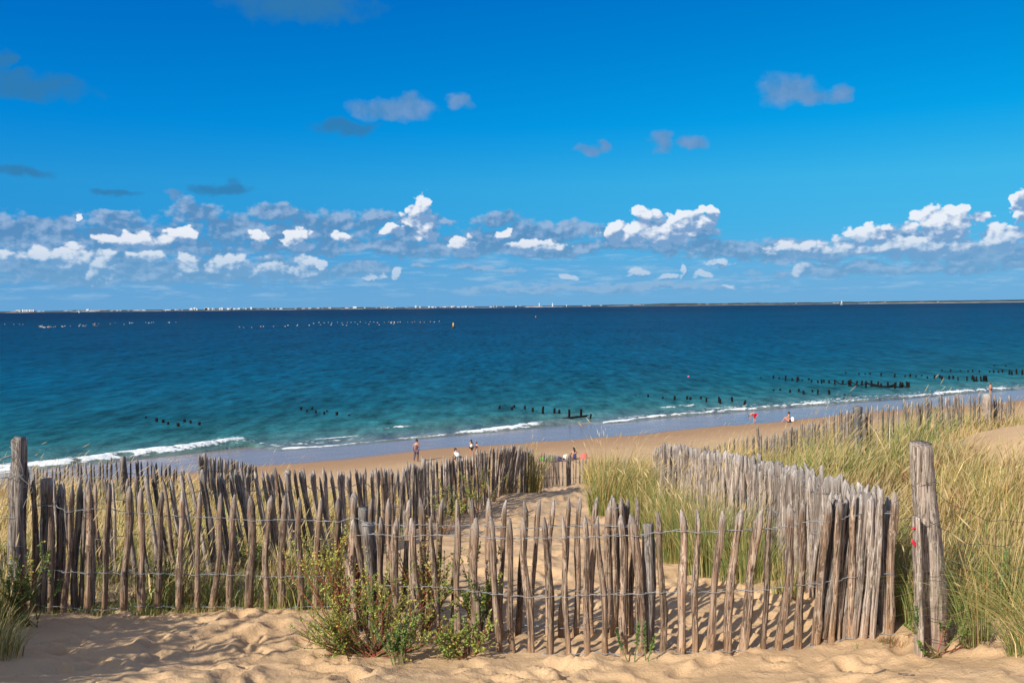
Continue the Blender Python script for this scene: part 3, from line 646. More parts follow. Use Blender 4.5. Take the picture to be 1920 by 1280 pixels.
def fence_pixels(name, label, Q, meshes, seed, group=None, wires=(.42, .84), wr=.0026, gapw=.034, extra=()):
    g = random.Random(seed)
    pk = []
    for (u1, v1, u0, v0, Yd) in Q:
        top = at(u1, v1, Yd + g.uniform(-.02, .02)); bs = at(u0, v0, Yd); bs[2] = min(bs[2], gz(bs[0], bs[1]) + .02)
        pk.append((bs, top))
    org = pk[0][0].copy(); root = empty(name, org); tag(root, label, 'fence', group)
    for i, (b_, t_) in enumerate(pk):
        stand('picket', g.choice(meshes), b_, t_, root, org, g.uniform(0, 6.28), xy=g.uniform(.92, 1.18))
    for k, w_ in enumerate(wires): wire_run(pk, w_, root, org, wr, gap=gapw, seed=seed + k)
    return root, pk, org
def fence_line(name, label, L, meshes, seed, step, group=None, wires=(.45, .82), wr=.0028, lean=None, jit=.035, side=.05, gapw=.034, skip=None):
    g = random.Random(seed); pts = [(at(u, v, Yd), h) for (u, v, Yd, h) in L]
    cum = [0]
    for a, c_ in zip(pts, pts[1:]): cum.append(cum[-1] + np.linalg.norm((c_[0] - a[0])[:2]))
    pk = []; s_ = 0
    while s_ <= cum[-1]:
        p = np.array([np.interp(s_, cum, [q[0][i] for q in pts]) for i in range(3)]); h = np.interp(s_, cum, [q[1] for q in pts])
        p[2] += g.gauss(0, jit) * (1 if g.random() > .12 else 2.0)
        bx_, by_ = p[0] + g.gauss(0, side * .6), p[1] + g.gauss(0, side * .5)
        if lean: lx = lean(s_ / cum[-1]); bx_ -= lx
        bs = np.array([bx_, by_, min(gz(bx_, by_) + .0, p[2] - .3)])
        if not (skip and skip(s_ / cum[-1])): pk.append((bs, p))
        s_ += step * g.uniform(.72, 1.3)
    org = pk[0][0].copy(); root = empty(name, org); tag(root, label, 'fence', group)
    for (b_, t_) in pk: stand('picket', g.choice(meshes), b_, t_, root, org, g.uniform(0, 6.28), xy=g.uniform(.85, 1.25))
    for k, w_ in enumerate(wires): wire_run(pk, w_, root, org, wr, gap=gapw, seed=seed + k)
    return root, pk, org
def fence_post(fr, u1, v1, u0, v0, Yd, r, seed, mat=W_POST, label=None, flat=1.0):
    root, pk, org = fr
    top = at(u1, v1, Yd); bs = at(u0, v0, Yd); bs[2] = min(bs[2], gz(bs[0], bs[1]) + .03)
    o = stand('post', post_mesh(seed, r, mat, flat=flat), bs, top, root, org, 0, .25)
    if label: o['label'] = label
    return bs, top

fB = fence_pixels('picket_fence', 'brown chestnut picket fence nearest the viewer, bare sand at its feet', BQ, P_BROWN, 1, wires=(.86, .45, .035))
for (u1, v1, u0, v0, Yd, sd) in [(664, 990, 676, 1180, 7.56, 3), (1627, 935, 1618, 1190, 6.84, 4)]:
    stand('picket', P_BROWN[sd], at(u0, v0, Yd), at(u1, v1, Yd), fB[0], fB[2], sd)
# loose infill pickets crowding the right end
for i in range(36):
    g = random.Random(900 + i); u = 1546 + i * 2.9 + g.uniform(-4, 4); Yd = 6.75 + g.uniform(0, .15)
    stand('picket', g.choice(P_GREY), at(u - 14 + g.uniform(-10, 6), 1196 - g.uniform(0, 30), Yd), at(u + 8, 925 + (1640 - u) * .1 - g.uniform(-14, 12), Yd), fB[0], fB[2], g.uniform(0, 6), xy=.72)
fence_post(fB, 688, 980, 702, 1180, 7.5, .056, 201, W_DARK)
fence_post(fB, 1215, 981, 1219, 1226, 6.93, .052, 202, W_POST)
stand('picket', post_mesh(203, .047, W_GREY, flat=.4), at(1652, 1200, 6.86), at(1651, 944, 6.86), fB[0], fB[2], .2)
fA = fence_pixels('picket_fence', 'long chestnut picket fence from the left post, its wire knotted at mid height', AQ, P_BROWN, 2, wires=(.80, .33, .06))
fence_post(fA, 89, 897, 80, 1150, 7.75, .052, 204, W_POST)
fence_post(fA, 679, 951, 684, 1165, 8.05, .05, 205, W_DARK)
fence_post(fA, 1161, 946, 1160, 1190, 7.55, .05, 206, W_POST)
for (u1, v1, u0, v0, Yd, sd) in [(80, 902, 74, 1148, 7.8, 1), (108, 906, 104, 1150, 7.85, 2), (117, 907, 112, 1150, 7.88, 5), (146, 908, 140, 1150, 7.9, 6), (157, 910, 152, 1152, 7.9, 7), (171, 903, 172, 1152, 7.95, 8)]:
    stand('picket', P_DARK[sd], at(u0, v0, Yd), at(u1, v1, Yd), fA[0], fA[2], sd)
for (u1, v1, Yd, sd) in [(1154, 928, 7.6, 1), (1177, 935, 7.62, 2), (1141, 936, 7.6, 4)]:
    stand('picket', P_BROWN[sd], at(u1 - 4, 1188, Yd), at(u1, v1, Yd), fA[0], fA[2], sd)
for (u, v) in ((1160, 949), (679, 953), (688, 982)):      # wire bound round the post heads
    Yd = {1160: 7.5, 679: 8.0, 688: 7.44}[u]; c0 = at(u, v + 3, Yd) - fA[2] + np.array([0, .055, 0]); th = np.linspace(0, 2 * math.pi, 15)
    v_, f_ = tube([c0 + np.array([.058 * math.cos(a), .058 * math.sin(a), .004 * math.sin(3 * a)]) for a in th], .003, 5, False)
    link('wire', mesh('wire', v_, f_, WIRE), fA[0])
fC = fence_line('picket_fence', 'silver-grey close-set picket fence running back along the right of the sand path', CL, P_GREY, 3, .066, wires=(.87, .52, .1), jit=.03)
fD = fence_line('picket_fence', 'dense leaning picket fence along the left edge of the sand path', DL, P_MIX, 4, .098, wires=(.80, .45, .12), jit=.035, side=.07, wr=.0026,
                lean=lambda t: .20 * math.exp(-((t - .84) / .06) ** 2) - .16 * math.exp(-((t - .16) / .13) ** 2))
fE = fence_line('picket_fence', 'thin dark pickets closing the far end of the sand path', EL, P_THIN, 5, .105, wires=(.8, .3), jit=.02, side=.02, wr=.003)
fF = fence_line('picket_fence', 'wide-spaced grey picket fence half sunk in tall grass along the right dune crest', FL, P_FAR[4:] + P_FAR[:2], 6, .14, wires=(.72,), jit=.045, wr=.004)
fG = fence_line('picket_fence', 'distant wide-spaced pickets against wet sand behind the left grass', GL, P_DARK, 7, .118, wires=(.7,), jit=.03, wr=.0035)
fH = fence_line('picket_fence', 'short run of small dark pickets beside a double post against the wet sand', HL, P_DARK, 8, .14, wires=(.75,), jit=.03, wr=.003)
fence_post(fC, 1432, 872, 1430, 1030, 10.6, .05, 210, W_POST); fence_post(fD, 795, 860, 786, 985, 14.9, .042, 211, W_GREY); fence_post(fD, 540, 882, 545, 1040, 11.0, .034, 212, W_DARK)
fence_post(fF, 1608, 762, 1610, 870, 19.6, .10, 213, wood_mat('dark_post_timber', (.085, .08, .085), (.16, .15, .15), (.04, .037, .037), (.10, .085, .075), .1)); fence_post(fF, 1618, 775, 1619, 860, 20.9, .06, 214, W_DARK); fence_post(fF, 1851, 738, 1852, 800, 21.9, .11, 215, W_GREY)
fence_post(fG, 229, 856, 229, 930, 19.1, .065, 216, W_DARK); fence_post(fH, 383, 850, 384, 930, 17.4, .042, 217, W_DARK); fence_post(fE, 1067, 852, 1066, 914, 25.8, .07, 218, W_GREY)

# the two great posts
def big_post():
    bs = at(1751, 1196, 6.42); top = at(1730, 832, 6.42); org = bs.copy()
    root = empty('fence_post', org); tag(root, 'thick split grey post with a red painted mark, leaning in the right grass', 'post')
    g = np.random.default_rng(5); ns, nz = 18, 22; v = []
    for i in range(nz):
        t = i / (nz - 1); z = -.25 + t * (top[2] - bs[2] + .25)
        cx = (top[0] - bs[0]) * max(0, z) / (top[2] - bs[2]) + .018 * math.sin(t * 5)
        rr = .098 - .020 * t
        for j in range(ns):
            a = j / ns * 2 * math.pi
            k = 1 + .07 * math.sin(3 * a + t * 2) + .05 * math.sin(5 * a + 1) + g.normal(0, .008)
            if j in (4, 5, 14) : k *= .86                 # drying splits
            if j == 12 and t < .7: k *= .90
            v.append((cx + math.cos(a) * rr * k, math.sin(a) * rr * .8 * k, z + (.02 * math.sin(a) if i == nz - 1 else 0)))
    q = gridfaces(nz, ns).tolist(); q = [[i * ns + j, i * ns + (j + 1) % ns, (i + 1) * ns + (j + 1) % ns, (i + 1) * ns + j] for i in range(nz - 1) for j in range(ns)]
    v.append(((top[0] - bs[0]), 0, top[2] - bs[2])); c0 = len(v) - 1
    m_big = wood_mat('great_post_timber', (.30, .235, .19), (.48, .41, .35), (.11, .084, .068), (.28, .185, .13), .0)
    link('timber', mesh('timber', v, [np.array(q), np.array([[(nz - 1) * ns + j, (nz - 1) * ns + (j + 1) % ns, c0] for j in range(ns)])], m_big), root)
    pb = at(1723, 1202, 6.29); pt = at(1718, 968, 6.29)
    pv, pf = picket_mesh(77, flat=.4, r=.058, blunt=True, nseg=10, ns=10, wob=.003)
    stand('plank', mesh('plank', pv, pf, m_big), pb, pt, root, org, 0, .2)
    # red paint strokes on the plank
    for (pts, w) in ([(1706, 993), (1712, 989), (1718, 990), (1722, 996)], .010), ([(1707, 1010), (1711, 1017), (1716, 1023), (1719, 1027)], .012):
        L = [at(a + 2, c_, 6.262) - org for a, c_ in pts]; vv_, ff_ = tube(L, [w * .4, w, w * .9, w * .4], 6)
        vv_ = vv_.copy(); cy = np.mean([p[1] for p in L]); vv_[:, 1] = cy + (vv_[:, 1] - cy) * .22 
        link('paint_stroke', mesh('paint_stroke', vv_, ff_, RED_PAINT), root)
    for k, fz in enumerate((.02, .14, .36, .60, .80)):
        zc = fz * (top[2] - bs[2]); cx = (top[0] - bs[0]) * fz; rr = .102 - .02 * fz
        th = np.linspace(0, 2 * math.pi, 26)
        L = [np.array([cx + rr * 1.06 * math.cos(a) - (.09 if (math.cos(a) < 0 and fz < .62) else 0) * -math.cos(a), rr * (.88 + (.5 if (math.cos(a) < .2 and math.sin(a) < 0 and fz < .6) else 0)) * math.sin(a), zc + .02 * math.sin(a * 2 + k)]) for a in th]
        vv_, ff_ = tube(L, .0022, 4, False); link('wire', mesh('wire', vv_, ff_, RUST), root)
    # slack wires leading into the grass
    for (u0, v0, u1, v1, sg) in [(1722, 905, 1676, 938, .05), (1735, 905, 1925, 975, .10), (1745, 975, 1925, 1005, .12), (1745, 1030, 1925, 1062, .10), (1700, 1000, 1668, 998, .0)]:
        a = at(u0, v0, 6.35) - org; c_ = at(u1, v1, 6.7) - org
        L = [a + (c_ - a) * t + np.array([0, 0, -sg * 4 * t * (1 - t) + .012 * math.sin(t * 17 + u0)]) for t in np.linspace(0, 1, 16)]
        vv_, ff_ = tube(L, .0020, 4, False); link('wire', mesh('wire', vv_, ff_, RUST), root)
    return root
big_post()
def left_post():
    bs = at(27, 1150, 7.55); top = at(33, 820, 7.55); org = bs.copy()
    root = empty('fence_post', org); tag(root, 'tall grey round post at the left end of the fence, loose wire curled on it', 'post')
    stand('timber', post_mesh(61, .058, W_POST), bs, top, root, org, 1.0, .2)
    stand('plank', post_mesh(62, .034, W_DARK, flat=.8), at(42, 1150, 7.58), at(47, 823, 7.58), root, org, .4, .2)
    g = random.Random(4); zt = top[2] - bs[2]
    for k in range(5):
        pts = []; x0, z0 = .03 + .01 * k, zt - .02 - .07 * k
        for i in range(14):
            t = i / 13; pts.append(np.array([x0 + .10 * math.sin(t * (2.2 + k * .6)) + .05 * t * k, -.082 + .03 * math.cos(t * 4 + k), z0 - t * (.18 + .06 * k) + .03 * math.sin(t * 6 + k)]))
        v_, f_ = tube(pts, .0022, 4, False); link('wire', mesh('wire', v_, f_, WIRE if k % 2 else RUST), root)
    for k, fz in enumerate((.90, .78, .55, .40)):
        th = np.linspace(0, 2 * math.pi, 20)
        v_, f_ = tube([np.array([.014 + .076 * math.cos(a), .076 * math.sin(a), fz * zt + .02 * math.cos(a + k)]) for a in th], .0024, 4, False); link('wire', mesh('wire', v_, f_, WIRE), root)
    for (u1, v1, u0, v0) in [(-20, 945, 20, 935), (-20, 905, 20, 898), (-20, 960, 22, 950)]:
        a = at(u0, v0, 7.5) - org; c_ = at(u1, v1, 7.4) - org
        v_, f_ = tube([a + (c_ - a) * t + np.array([0, 0, .03 * math.sin(t * 5)]) for t in np.linspace(0, 1, 8)], .0022, 4, False); link('wire', mesh('wire', v_, f_, WIRE), root)
    # thin pickets beside the post
left_post()

# ------------------------------------------------------------------ grass
def leaf_mat(name, trans=.3):
    m, nb = new_mat(name)
    col = nb.node('ShaderNodeAttribute', attribute_name='tint').outputs['Color']
    nb.put(nb.bsdf.inputs['Base Color'], col); nb.bsdf.inputs['Roughness'].default_value = .55; nb.bsdf.inputs['Specular IOR Level'].default_value = .25
    tr = nb.node('ShaderNodeBsdfTranslucent'); nb.put(tr.inputs[0], col)
    mx = nb.node('ShaderNodeMixShader'); mx.inputs[0].default_value = trans * .75
    nb.l.new(nb.bsdf.outputs[0], mx.inputs[1]); nb.l.new(tr.outputs[0], mx.inputs[2]); nb.l.new(mx.outputs[0], nb.out.inputs[0])
    return m
LEAF = leaf_mat('leaf_blades'); STEM = leaf_mat('plant_stems', .05)
STRAW = np.array([(.60, .44, .18), (.52, .37, .13), (.66, .50, .24), (.42, .26, .10)])
GREEN = np.array([(.17, .22, .055), (.11, .17, .045), (.25, .28, .08), (.20, .25, .09)])
OLIVE = np.array([(.30, .29, .10), (.36, .33, .12), (.25, .24, .08)])
def tints(n, w, g=rng):
    """w: weights straw, olive, green; may be (n,3)"""
    w = np.broadcast_to(np.asarray(w, float), (n, 3)); w = w / w.sum(1, keepdims=True); u = g.random(n)
    k = (u > w[:, 0]).astype(int) + (u > w[:, 0] + w[:, 1])
    out = np.where((k == 0)[:, None], STRAW[g.integers(0, 4, n)], np.where((k == 1)[:, None], OLIVE[g.integers(0, 3, n)], GREEN[g.integers(0, 4, n)]))
    return out * g.uniform(.75, 1.2, (n, 1))
def blades(base, h, w, lean, col, droop=.25, seg=3, g=rng, sink=.03):
    """base (n,3), h, w (n,), lean (n,2) horizontal travel of the tip"""
    n = len(base); az = g.uniform(0, math.pi, n); wv = np.stack([np.cos(az), np.sin(az) * .5, np.zeros(n)], -1) * w[:, None] * .5
    V_ = np.zeros((n, seg * 2 + 1, 3)); ts = np.linspace(0, 1, seg + 1)
    curl = g.uniform(1.3, 2.4, n)
    for i, t in enumerate(ts):
        c_ = base.copy(); c_[:, :2] += lean * (t ** curl)[:, None]; 
        c_[:, 2] += h * (t - droop * t ** 3 * np.clip(np.hypot(*lean.T) / np.maximum(h, .01), 0, 1.2))
        if i < seg:
            f = (1 - t) ** .5 if t > .3 else .95
            V_[:, 2 * i] = c_ - wv * f; V_[:, 2 * i + 1] = c_ + wv * f
        else: V_[:, -1] = c_
    V_[:, 0:2, 2] -= sink
    k = seg * 2 + 1; o = (np.arange(n) * k)[:, None]
    q = np.concatenate([o + np.array([[2 * i, 2 * i + 1, 2 * i + 3, 2 * i + 2]]) for i in range(seg - 1)]) if seg > 1 else np.zeros((0, 4), int)
    t3 = o + np.array([[2 * seg - 2, 2 * seg - 1, 2 * seg]])
    return V_.reshape(-1, 3), [q, t3], np.repeat(col, k, 0), V_[:, -1]
def heads(tips, lean, g=rng, L=.11, r=.006, base=(.55, .42, .22)):
    """marram flower spikes at the ends of stalks"""
    n = len(tips); d = np.stack([lean[:, 0] * 1.0, lean[:, 1] * 1.0, np.full(n, .35)], -1); d /= np.linalg.norm(d, axis=1)[:, None]
    s = np.array([[0, 0], [.3, 1], [.65, .8], [1, 0]]); V_ = np.zeros((n, 8, 3))
    a = np.cross(d, [0, 1, 0]); a /= np.linalg.norm(a, axis=1)[:, None] + 1e-9
    LL = L * g.uniform(.7, 1.3, (n, 1)); p0 = tips - d * LL * .25
    V_[:, 0] = p0; V_[:, 7] = p0 + d * LL
    V_[:, 1] = p0 + d * LL * .35 + a * r; V_[:, 2] = p0 + d * LL * .35 - a * r; V_[:, 3] = p0 + d * LL * .35 + np.array([0, r, 0])
    V_[:, 4] = p0 + d * LL * .7 + a * r * .8; V_[:, 5] = p0 + d * LL * .7 - a * r * .8; V_[:, 6] = p0 + d * LL * .7 + np.array([0, r * .8, 0])
    o = (np.arange(n) * 8)[:, None, None]
    t = np.array([[0, 1, 2], [0, 2, 3], [0, 3, 1], [4, 7, 5], [5, 7, 6], [6, 7, 4]])[None] + o
    q = np.array([[1, 4, 5, 2], [2, 5, 6, 3], [3, 6, 4, 1]])[None] + o
    return V_.reshape(-1, 3), [t.reshape(-1, 3), q.reshape(-1, 4)], np.repeat(np.array(base) * g.uniform(.8, 1.2, (n, 1)), 8, 0)
def pack(name, items, parent=None, org=None, mat=LEAF):
    vs_, fs_, cs = [], [], []
    for it in items: vs_.append((it[0], it[1])); cs.append(it[2])
    v, f = join(vs_)
    if org is not None: v = v - org
    o = link(name, mesh(name, v, f, mat, False, {'tint': np.concatenate(cs)}), parent); o['kind'] = 'stuff'; return o
WIND = np.array([.30, .06])
def field(n_clumps, area, per, hgt, wts, name, label, seed, hmin=.3, headf=.10, clump_r=.16, wmul=1.0, where=None):
    g = np.random.default_rng(seed); x0, x1, y0, y1 = area
    N = n_clumps * 6; cx = g.uniform(x0, x1, N); cy = y0 * (y1 / y0) ** g.random(N)
    dens = grassy(cx, cy) if where is None else where(cx, cy)
    dens = dens * np.clip(.5 + fbm(cx * 1.3, cy * 1.3, 2, 33) * 3.2, .12, 1.4); keep = (g.random(N) < dens) & (np.abs(cx) < .72 * cy + 2.5); cx, cy, dens = cx[keep][:n_clumps], cy[keep][:n_clumps], dens[keep][:n_clumps]
    n = len(cx)
    if n == 0: return
    kk = g.integers(int(per * .5), int(per * 1.5), n); idx = np.repeat(np.arange(n), kk); m = len(idx)
    ang = g.uniform(0, 6.28, m); rad = clump_r * np.sqrt(g.random(m))
    bx = cx[idx] + np.cos(ang) * rad; by = cy[idx] + np.sin(ang) * rad
    hh = (hgt * g.uniform(.55, 1.35, n) * (1 + fbm(cx * .8, cy * .8, 2, 55) * 1.1))[idx] * g.uniform(hmin, 1.1, m) * (.6 + .4 * dens[idx])
    green_n = np.clip(fbm(cx * .35, cy * .35, 3, 77) * 2.4 + .5, 0, 1)[idx]
    W_ = np.stack([wts[0] * (1.3 - green_n), np.full(m, wts[1]), wts[2] * (.3 + green_n * 1.4)], -1)
    spread = hh[:, None] * (np.stack([np.cos(ang), np.sin(ang)], -1) * g.uniform(.05, .75, (m, 1)) + WIND * g.uniform(-.3, 1.7, (m, 1)))
    w = np.maximum(.0062, by * .00080) * np.exp(g.normal(0, .35, m)) * wmul
    bz = ground(bx, by, False)
    base = np.c_[bx, by, bz]
    red = np.clip(fbm(cx * .7 + 9, cy * .7, 3, 66) * 3 - .1, 0, .75)[idx]; tn = tints(m, W_, g); rr_ = (g.random(m) < red)[:, None]
    tn = tn * np.exp(g.normal(0, .25, (m, 1))); tn = np.where(rr_, np.array([.36, .19, .095]) * g.uniform(.6, 1.2, (m, 1)), tn) * np.exp(g.normal(0, .22, n))[idx][:, None]
    it = blades(base, hh, w, spread, tn, .3, 3, g)
    items = [it[:3]]
    k = g.random(m) < headf
    if k.any(): 
        h2 = hh[k] * g.uniform(1.05, 1.45, k.sum()); l2 = h2[:, None] * (WIND * g.uniform(.5, 1.6, (k.sum(), 1)) + g.normal(0, .06, (k.sum(), 2)))
        st = blades(base[k], h2, np.maximum(.003, by[k] * .00033), l2, tints(k.sum(), (1, .15, 0), g) * 1.1, .22, 3, g); items.append(st[:3])
        items.append(heads(st[3], l2, g, .13, float(.0045)))
    o = pack(name, items); tag(o, label, 'grass', kind='stuff'); return o
field(1700, (2.6, 9, 6.9, 12), 22, .66, (2.0, .75, .55), 'dune_grass', 'tangled straw and green marram grass filling the dune right of the fences', 101, clump_r=.15)
field(3200, (2.4, 16, 11.5, 30), 14, .61, (2.0, .7, .55), 'dune_grass', 'pale yellow wind-combed marram grass over the far right dune', 102, headf=.12, clump_r=.2, where=lambda x, y: grassy(x, y) * (1 - .82 * np.exp(-((y - 19.2) / 3.0) ** 2) * (x > 5.2)))
field(760, (-6.5, -1.4, 8.15, 12), 15, .42, (.8, .8, .9), 'dune_grass', 'dry golden grass between the left picket fences', 103, clump_r=.15)
field(2300, (-17, 1.6, 11, 26), 14, .58, (1.6, .5, .35), 'dune_grass', 'golden feathery grass on the slope behind the left fences', 104, headf=.16, clump_r=.2)
field(48, (2.9, 11, 7.0, 15.5), 280, .88, (1.1, .9, .85), 'tall_dune_grass', 'taller greener marram tussocks standing out of the right dune grass', 107, headf=.07, clump_r=.30)
field(1200, (2.4, 17, 20, 29.5), 15, .78, (2.0, .7, .5), 'dune_grass', 'pale feathery grass along the far right dune crest', 108, headf=.2, clump_r=.22, where=lambda x, y: grassy(x, y) * ((y > 24.6) | (x < 5.2)))
# low green herbs and litter at the foot of the long fence
def foot_zone(x, y): 
    v = np.exp(-((y - np.interp(x, [-4.2, -3, -1.5], [7.85, 8.2, 8.4])) / .22) ** 2) * (x < -1.3) * (x > -4.6)
    return np.clip(v * 1.4, 0, 1)
field(420, (-4.6, -1.3, 7.3, 8.8), 15, .11, (.5, .6, 1.6), 'ground_cover', 'low green and dry herbs along the foot of the long left fence', 105, headf=0, where=foot_zone, clump_r=.10, wmul=.8)
def foot2(x, y):
    return np.clip(1.5 * np.exp(-((y - 6.62) / .10) ** 2 - ((x - 2.86) / .42) ** 2), 0, 1) + np.clip(1.2 * np.exp(-((y - 10.2) / .22) ** 2 - ((x - 2.35) / .28) ** 2), 0, 1)
field(200, (2.0, 3.6, 6.3, 11), 26, .075, (.1, .5, 2), 'ground_cover', 'short bright green moss and turf beside the great right post', 106, headf=0, where=foot2, clump_r=.06, wmul=.7)
# dead stalks and twigs tangled low among the grass
def twigs(n, area, name, label, seed, where=None, col=((.20, .13, .09), (.28, .22, .16), (.12, .08, .06)), L=(.15, .5)):
    g = np.random.default_rng(seed); x0, x1, y0, y1 = area; x = g.uniform(x0, x1, n * 3); y = g.uniform(y0, y1, n * 3)
    k = (g.random(n * 3) < (grassy(x, y) if where is None else where(x, y))); x, y = x[k][:n], y[k][:n]; m = len(x)
    l = g.uniform(*L, m); a = g.uniform(0, 6.28, m)
    it = blades(np.c_[x, y, ground(x, y, False) + .01], l * g.uniform(.15, .9, m), np.maximum(.005, y * .0006) * g.uniform(.6, 1.6, m), np.stack([np.cos(a), np.sin(a)], -1) * l[:, None] * .8, np.array(col)[g.integers(0, 3, m)], .4, 3, g)
    o = pack(name, [it[:3]], mat=STEM); tag(o, label, 'twigs', kind='stuff'); return o
twigs(9500, (2.7, 8, 6.8, 14), 'dead_stalks', 'grey brown dead stalks matted under the right dune grass', 111)
twigs(1500, (-5, -1.4, 8.1, 10.5), 'dead_stalks', 'brown dead stalks low between the left fences', 112)

def tussock(name, label, x, y, n, hgt, rad, wts, seed, spread=.55, droopy=.3, wind=1.0, headf=.06, w=.0055, group=None, out=None, seg=4):
    g = np.random.default_rng(seed); org = np.array([x, y, gz(x, y)]); root = empty(name, org); tag(root, label, 'grass clump', group)
    ang = g.uniform(0, 6.28, n); r = rad * np.sqrt(g.random(n)); bx = x + np.cos(ang) * r; by = y + np.sin(ang) * r * .8
    hh = 1.3 * hgt * g.uniform(.35, 1.05, n) * (1 - .25 * (r / rad)); sp = (np.stack([np.cos(ang), np.sin(ang)], -1) * (g.uniform(.2, 1.0, (n, 1)) * spread * (r / rad)[:, None] ** .5) + WIND * wind * g.uniform(.1, 1.3, (n, 1)))
    if out is not None: sp = sp + np.array(out) * g.uniform(.4, 1.3, (n, 1))
    base = np.c_[bx, by, ground(bx, by, False)]; ww = np.maximum(w * 1.25, by * .00062) * g.uniform(.7, 1.3, n)
    it = blades(base, hh, ww, sp * hh[:, None], tints(n, wts, g), droopy, seg, g)
    pack('blades', [it[:3]], root, org)
    k = np.where(g.random(n) < headf)[0]
    if len(k):
        h2 = hh[k] * g.uniform(1.05, 1.35, len(k)); l2 = sp[k] * h2[:, None] * .8
        st = blades(base[k], h2, ww[k] * .7, l2, tints(len(k), (1, .2, 0), g), .2, seg, g)
        pack('flower_spikes', [st[:3], heads(st[3], l2, g, .12, .005)], root, org)
    return root
def pxy(u, Yd): p = at(u, 640, Yd); return float(p[0]), float(p[1])
GT = 'marram tussocks beside the sand path'
tussock('grass_tussock', 'big fan-shaped marram clump at the far right bend of the sand path', *pxy(1150, 15.8), 1100, 1.08, .44, (.7, .8, 1.1), 1, .62, .3, 1.0, .12, group=GT)
tussock('grass_tussock', 'second marram clump close right of the big fan-shaped one', *pxy(1196, 17.8), 560, .9, .36, (.9, .7, .8), 2, .5, .3, 1.0, .12, group=GT)
tussock('grass_tussock', 'straw-coloured clump hiding the left end of the far closing fence', *pxy(995, 21.3), 260, 1.05, .22, (.9, .7, .6), 3, .3, .2, .8, .12, group=GT)
tussock('grass_tussock', 'marram clump at the right end of the far closing fence', *pxy(1120, 24.0), 420, .95, .4, (1.0, .7, .6), 4, .5, .3, 1.0, .15, group=GT)
tussock('grass_tussock', 'deep green clump leaning on the silver fence, nearest the front', *pxy(1352, 9.7), 1200, .80, .40, (.35, .8, 1.5), 5, .55, .35, .3, .06, group=GT)
tussock('grass_tussock', 'green and yellow clump on the path edge, second along the silver fence', *pxy(1290, 10.7), 1200, .86, .42, (.45, .9, 1.4), 6, .6, .35, .1, .08, group=GT)
tussock('grass_tussock', 'yellow-green clump on the path edge, third along the silver fence', *pxy(1225, 12.6), 1000, .86, .42, (.55, .9, 1.2), 7, .55, .35, .5, .1, group=GT)
tussock('grass_tussock', 'bright green low clump behind the fence beside the silver pickets', *pxy(1405, 9.1), 520, .55, .3, (.3, .8, 1.5), 8, .6, .4, .1, .04, group=GT)
tussock('grass_tussock', 'thin grassy tuft rising among the silver pickets near the front', *pxy(1478, 8.2), 130, .42, .14, (.8, .8, .7), 9, .5, .3, .4, .06, group=GT)
# tufts under the left fence corner and in the bottom corners
GC = 'grass tufts in the front corners'
tussock('grass_tussock', 'dark green arching tuft in the bottom left corner', *pxy(-55, 6.2), 420, .40, .26, (.35, .6, 1.3), 20, .75, .5, .2, .03, .0055, GC)
tussock('grass_tussock', 'smaller dull green tuft against the left fence corner', *pxy(-25, 7.1), 300, .42, .2, (.5, .7, 1.0), 21, .6, .4, .5, .05, .0055, GC)
tussock('grass_tussock', 'long arching green and yellow blades at the bottom right edge', *pxy(1935, 5.95), 170, .95, .14, (.7, 1.0, .9), 22, .5, .5, -.4, .03, .0052, GC, (-.95, .05), 6)
tussock('grass_tussock', 'loose upright reeds of grass just right of the great post', *pxy(1835, 6.35), 90, .72, .12, (.5, .8, 1.1), 23, .5, .35, -.2, .05, .005, GC, (-.2, .0), 5)
tussock('grass_tussock', 'dry grass tuft growing in front of the right dune slope', *pxy(1890, 7.0), 420, .70, .35, (.8, .8, .7), 24, .6, .35, .4, .06, .0055, GC)
tussock('grass_tussock', 'dark tuft in the gap between the fence end and the great post', *pxy(1690, 7.2), 300, .62, .20, (.3, .7, 1.0), 25, .4, .3, .2, .04, .005, GC)
tussock('grass_tussock', 'olive tuft tucked behind the great right post', *pxy(1765, 6.9), 340, .62, .26, (.6, .8, .9), 26, .5, .35, .2, .04, .005, GC)
# hummock tufts just outside the left edge, whose shade falls on the bottom left sand
for i, (x, y, hh_) in enumerate([(-4.5, 5.6, 1.15), (-5.0, 6.1, 1.2), (-4.95, 5.2, 1.2), (-4.2, 5.05, .85)]):
    break

# ------------------------------------------------------------------ leafy plants
def sprig(base, d, L, r, g, bend=.3, nl=34, leaf=(.022, .006), up=.5, n=8):
    """one stem (points) and its leaves along the upper part"""
    base = np.array(base, float); d = np.array(d, float); d /= np.linalg.norm(d); pts = [base]; cur = d.copy(); side = g.normal(0, 1, 3); side[2] = 0
    for i in range(n):
        cur = cur + np.array([0, 0, up * .12]) + side * bend * .05 + g.normal(0, .05, 3); cur /= np.linalg.norm(cur); pts.append(pts[-1] + cur * L / n)
    pts = np.array(pts); st = tube(pts, np.linspace(r, r * .45, n + 1), 5, False)
    tt = g.uniform(.35, 1, nl) ** .8; ip = np.array([[np.interp(t * n, np.arange(n + 1), pts[:, k]) for k in range(3)] for t in tt])
    dr = g.normal(0, 1, (nl, 3)) + cur * .9; dr /= np.linalg.norm(dr, axis=1)[:, None]
    wv = np.cross(dr, g.normal(0, 1, (nl, 3))); wv /= np.linalg.norm(wv, axis=1)[:, None] + 1e-9
    l = leaf[0] * g.uniform(.6, 1.3, (nl, 1)); w = leaf[1] * g.uniform(.7, 1.2, (nl, 1))
    V_ = np.stack([ip, ip + dr * l * .5 + wv * w, ip + dr * l, ip + dr * l * .5 - wv * w], 1).reshape(-1, 3)
    q = np.arange(nl * 4).reshape(-1, 4)
    return st, (V_, [q]), pts
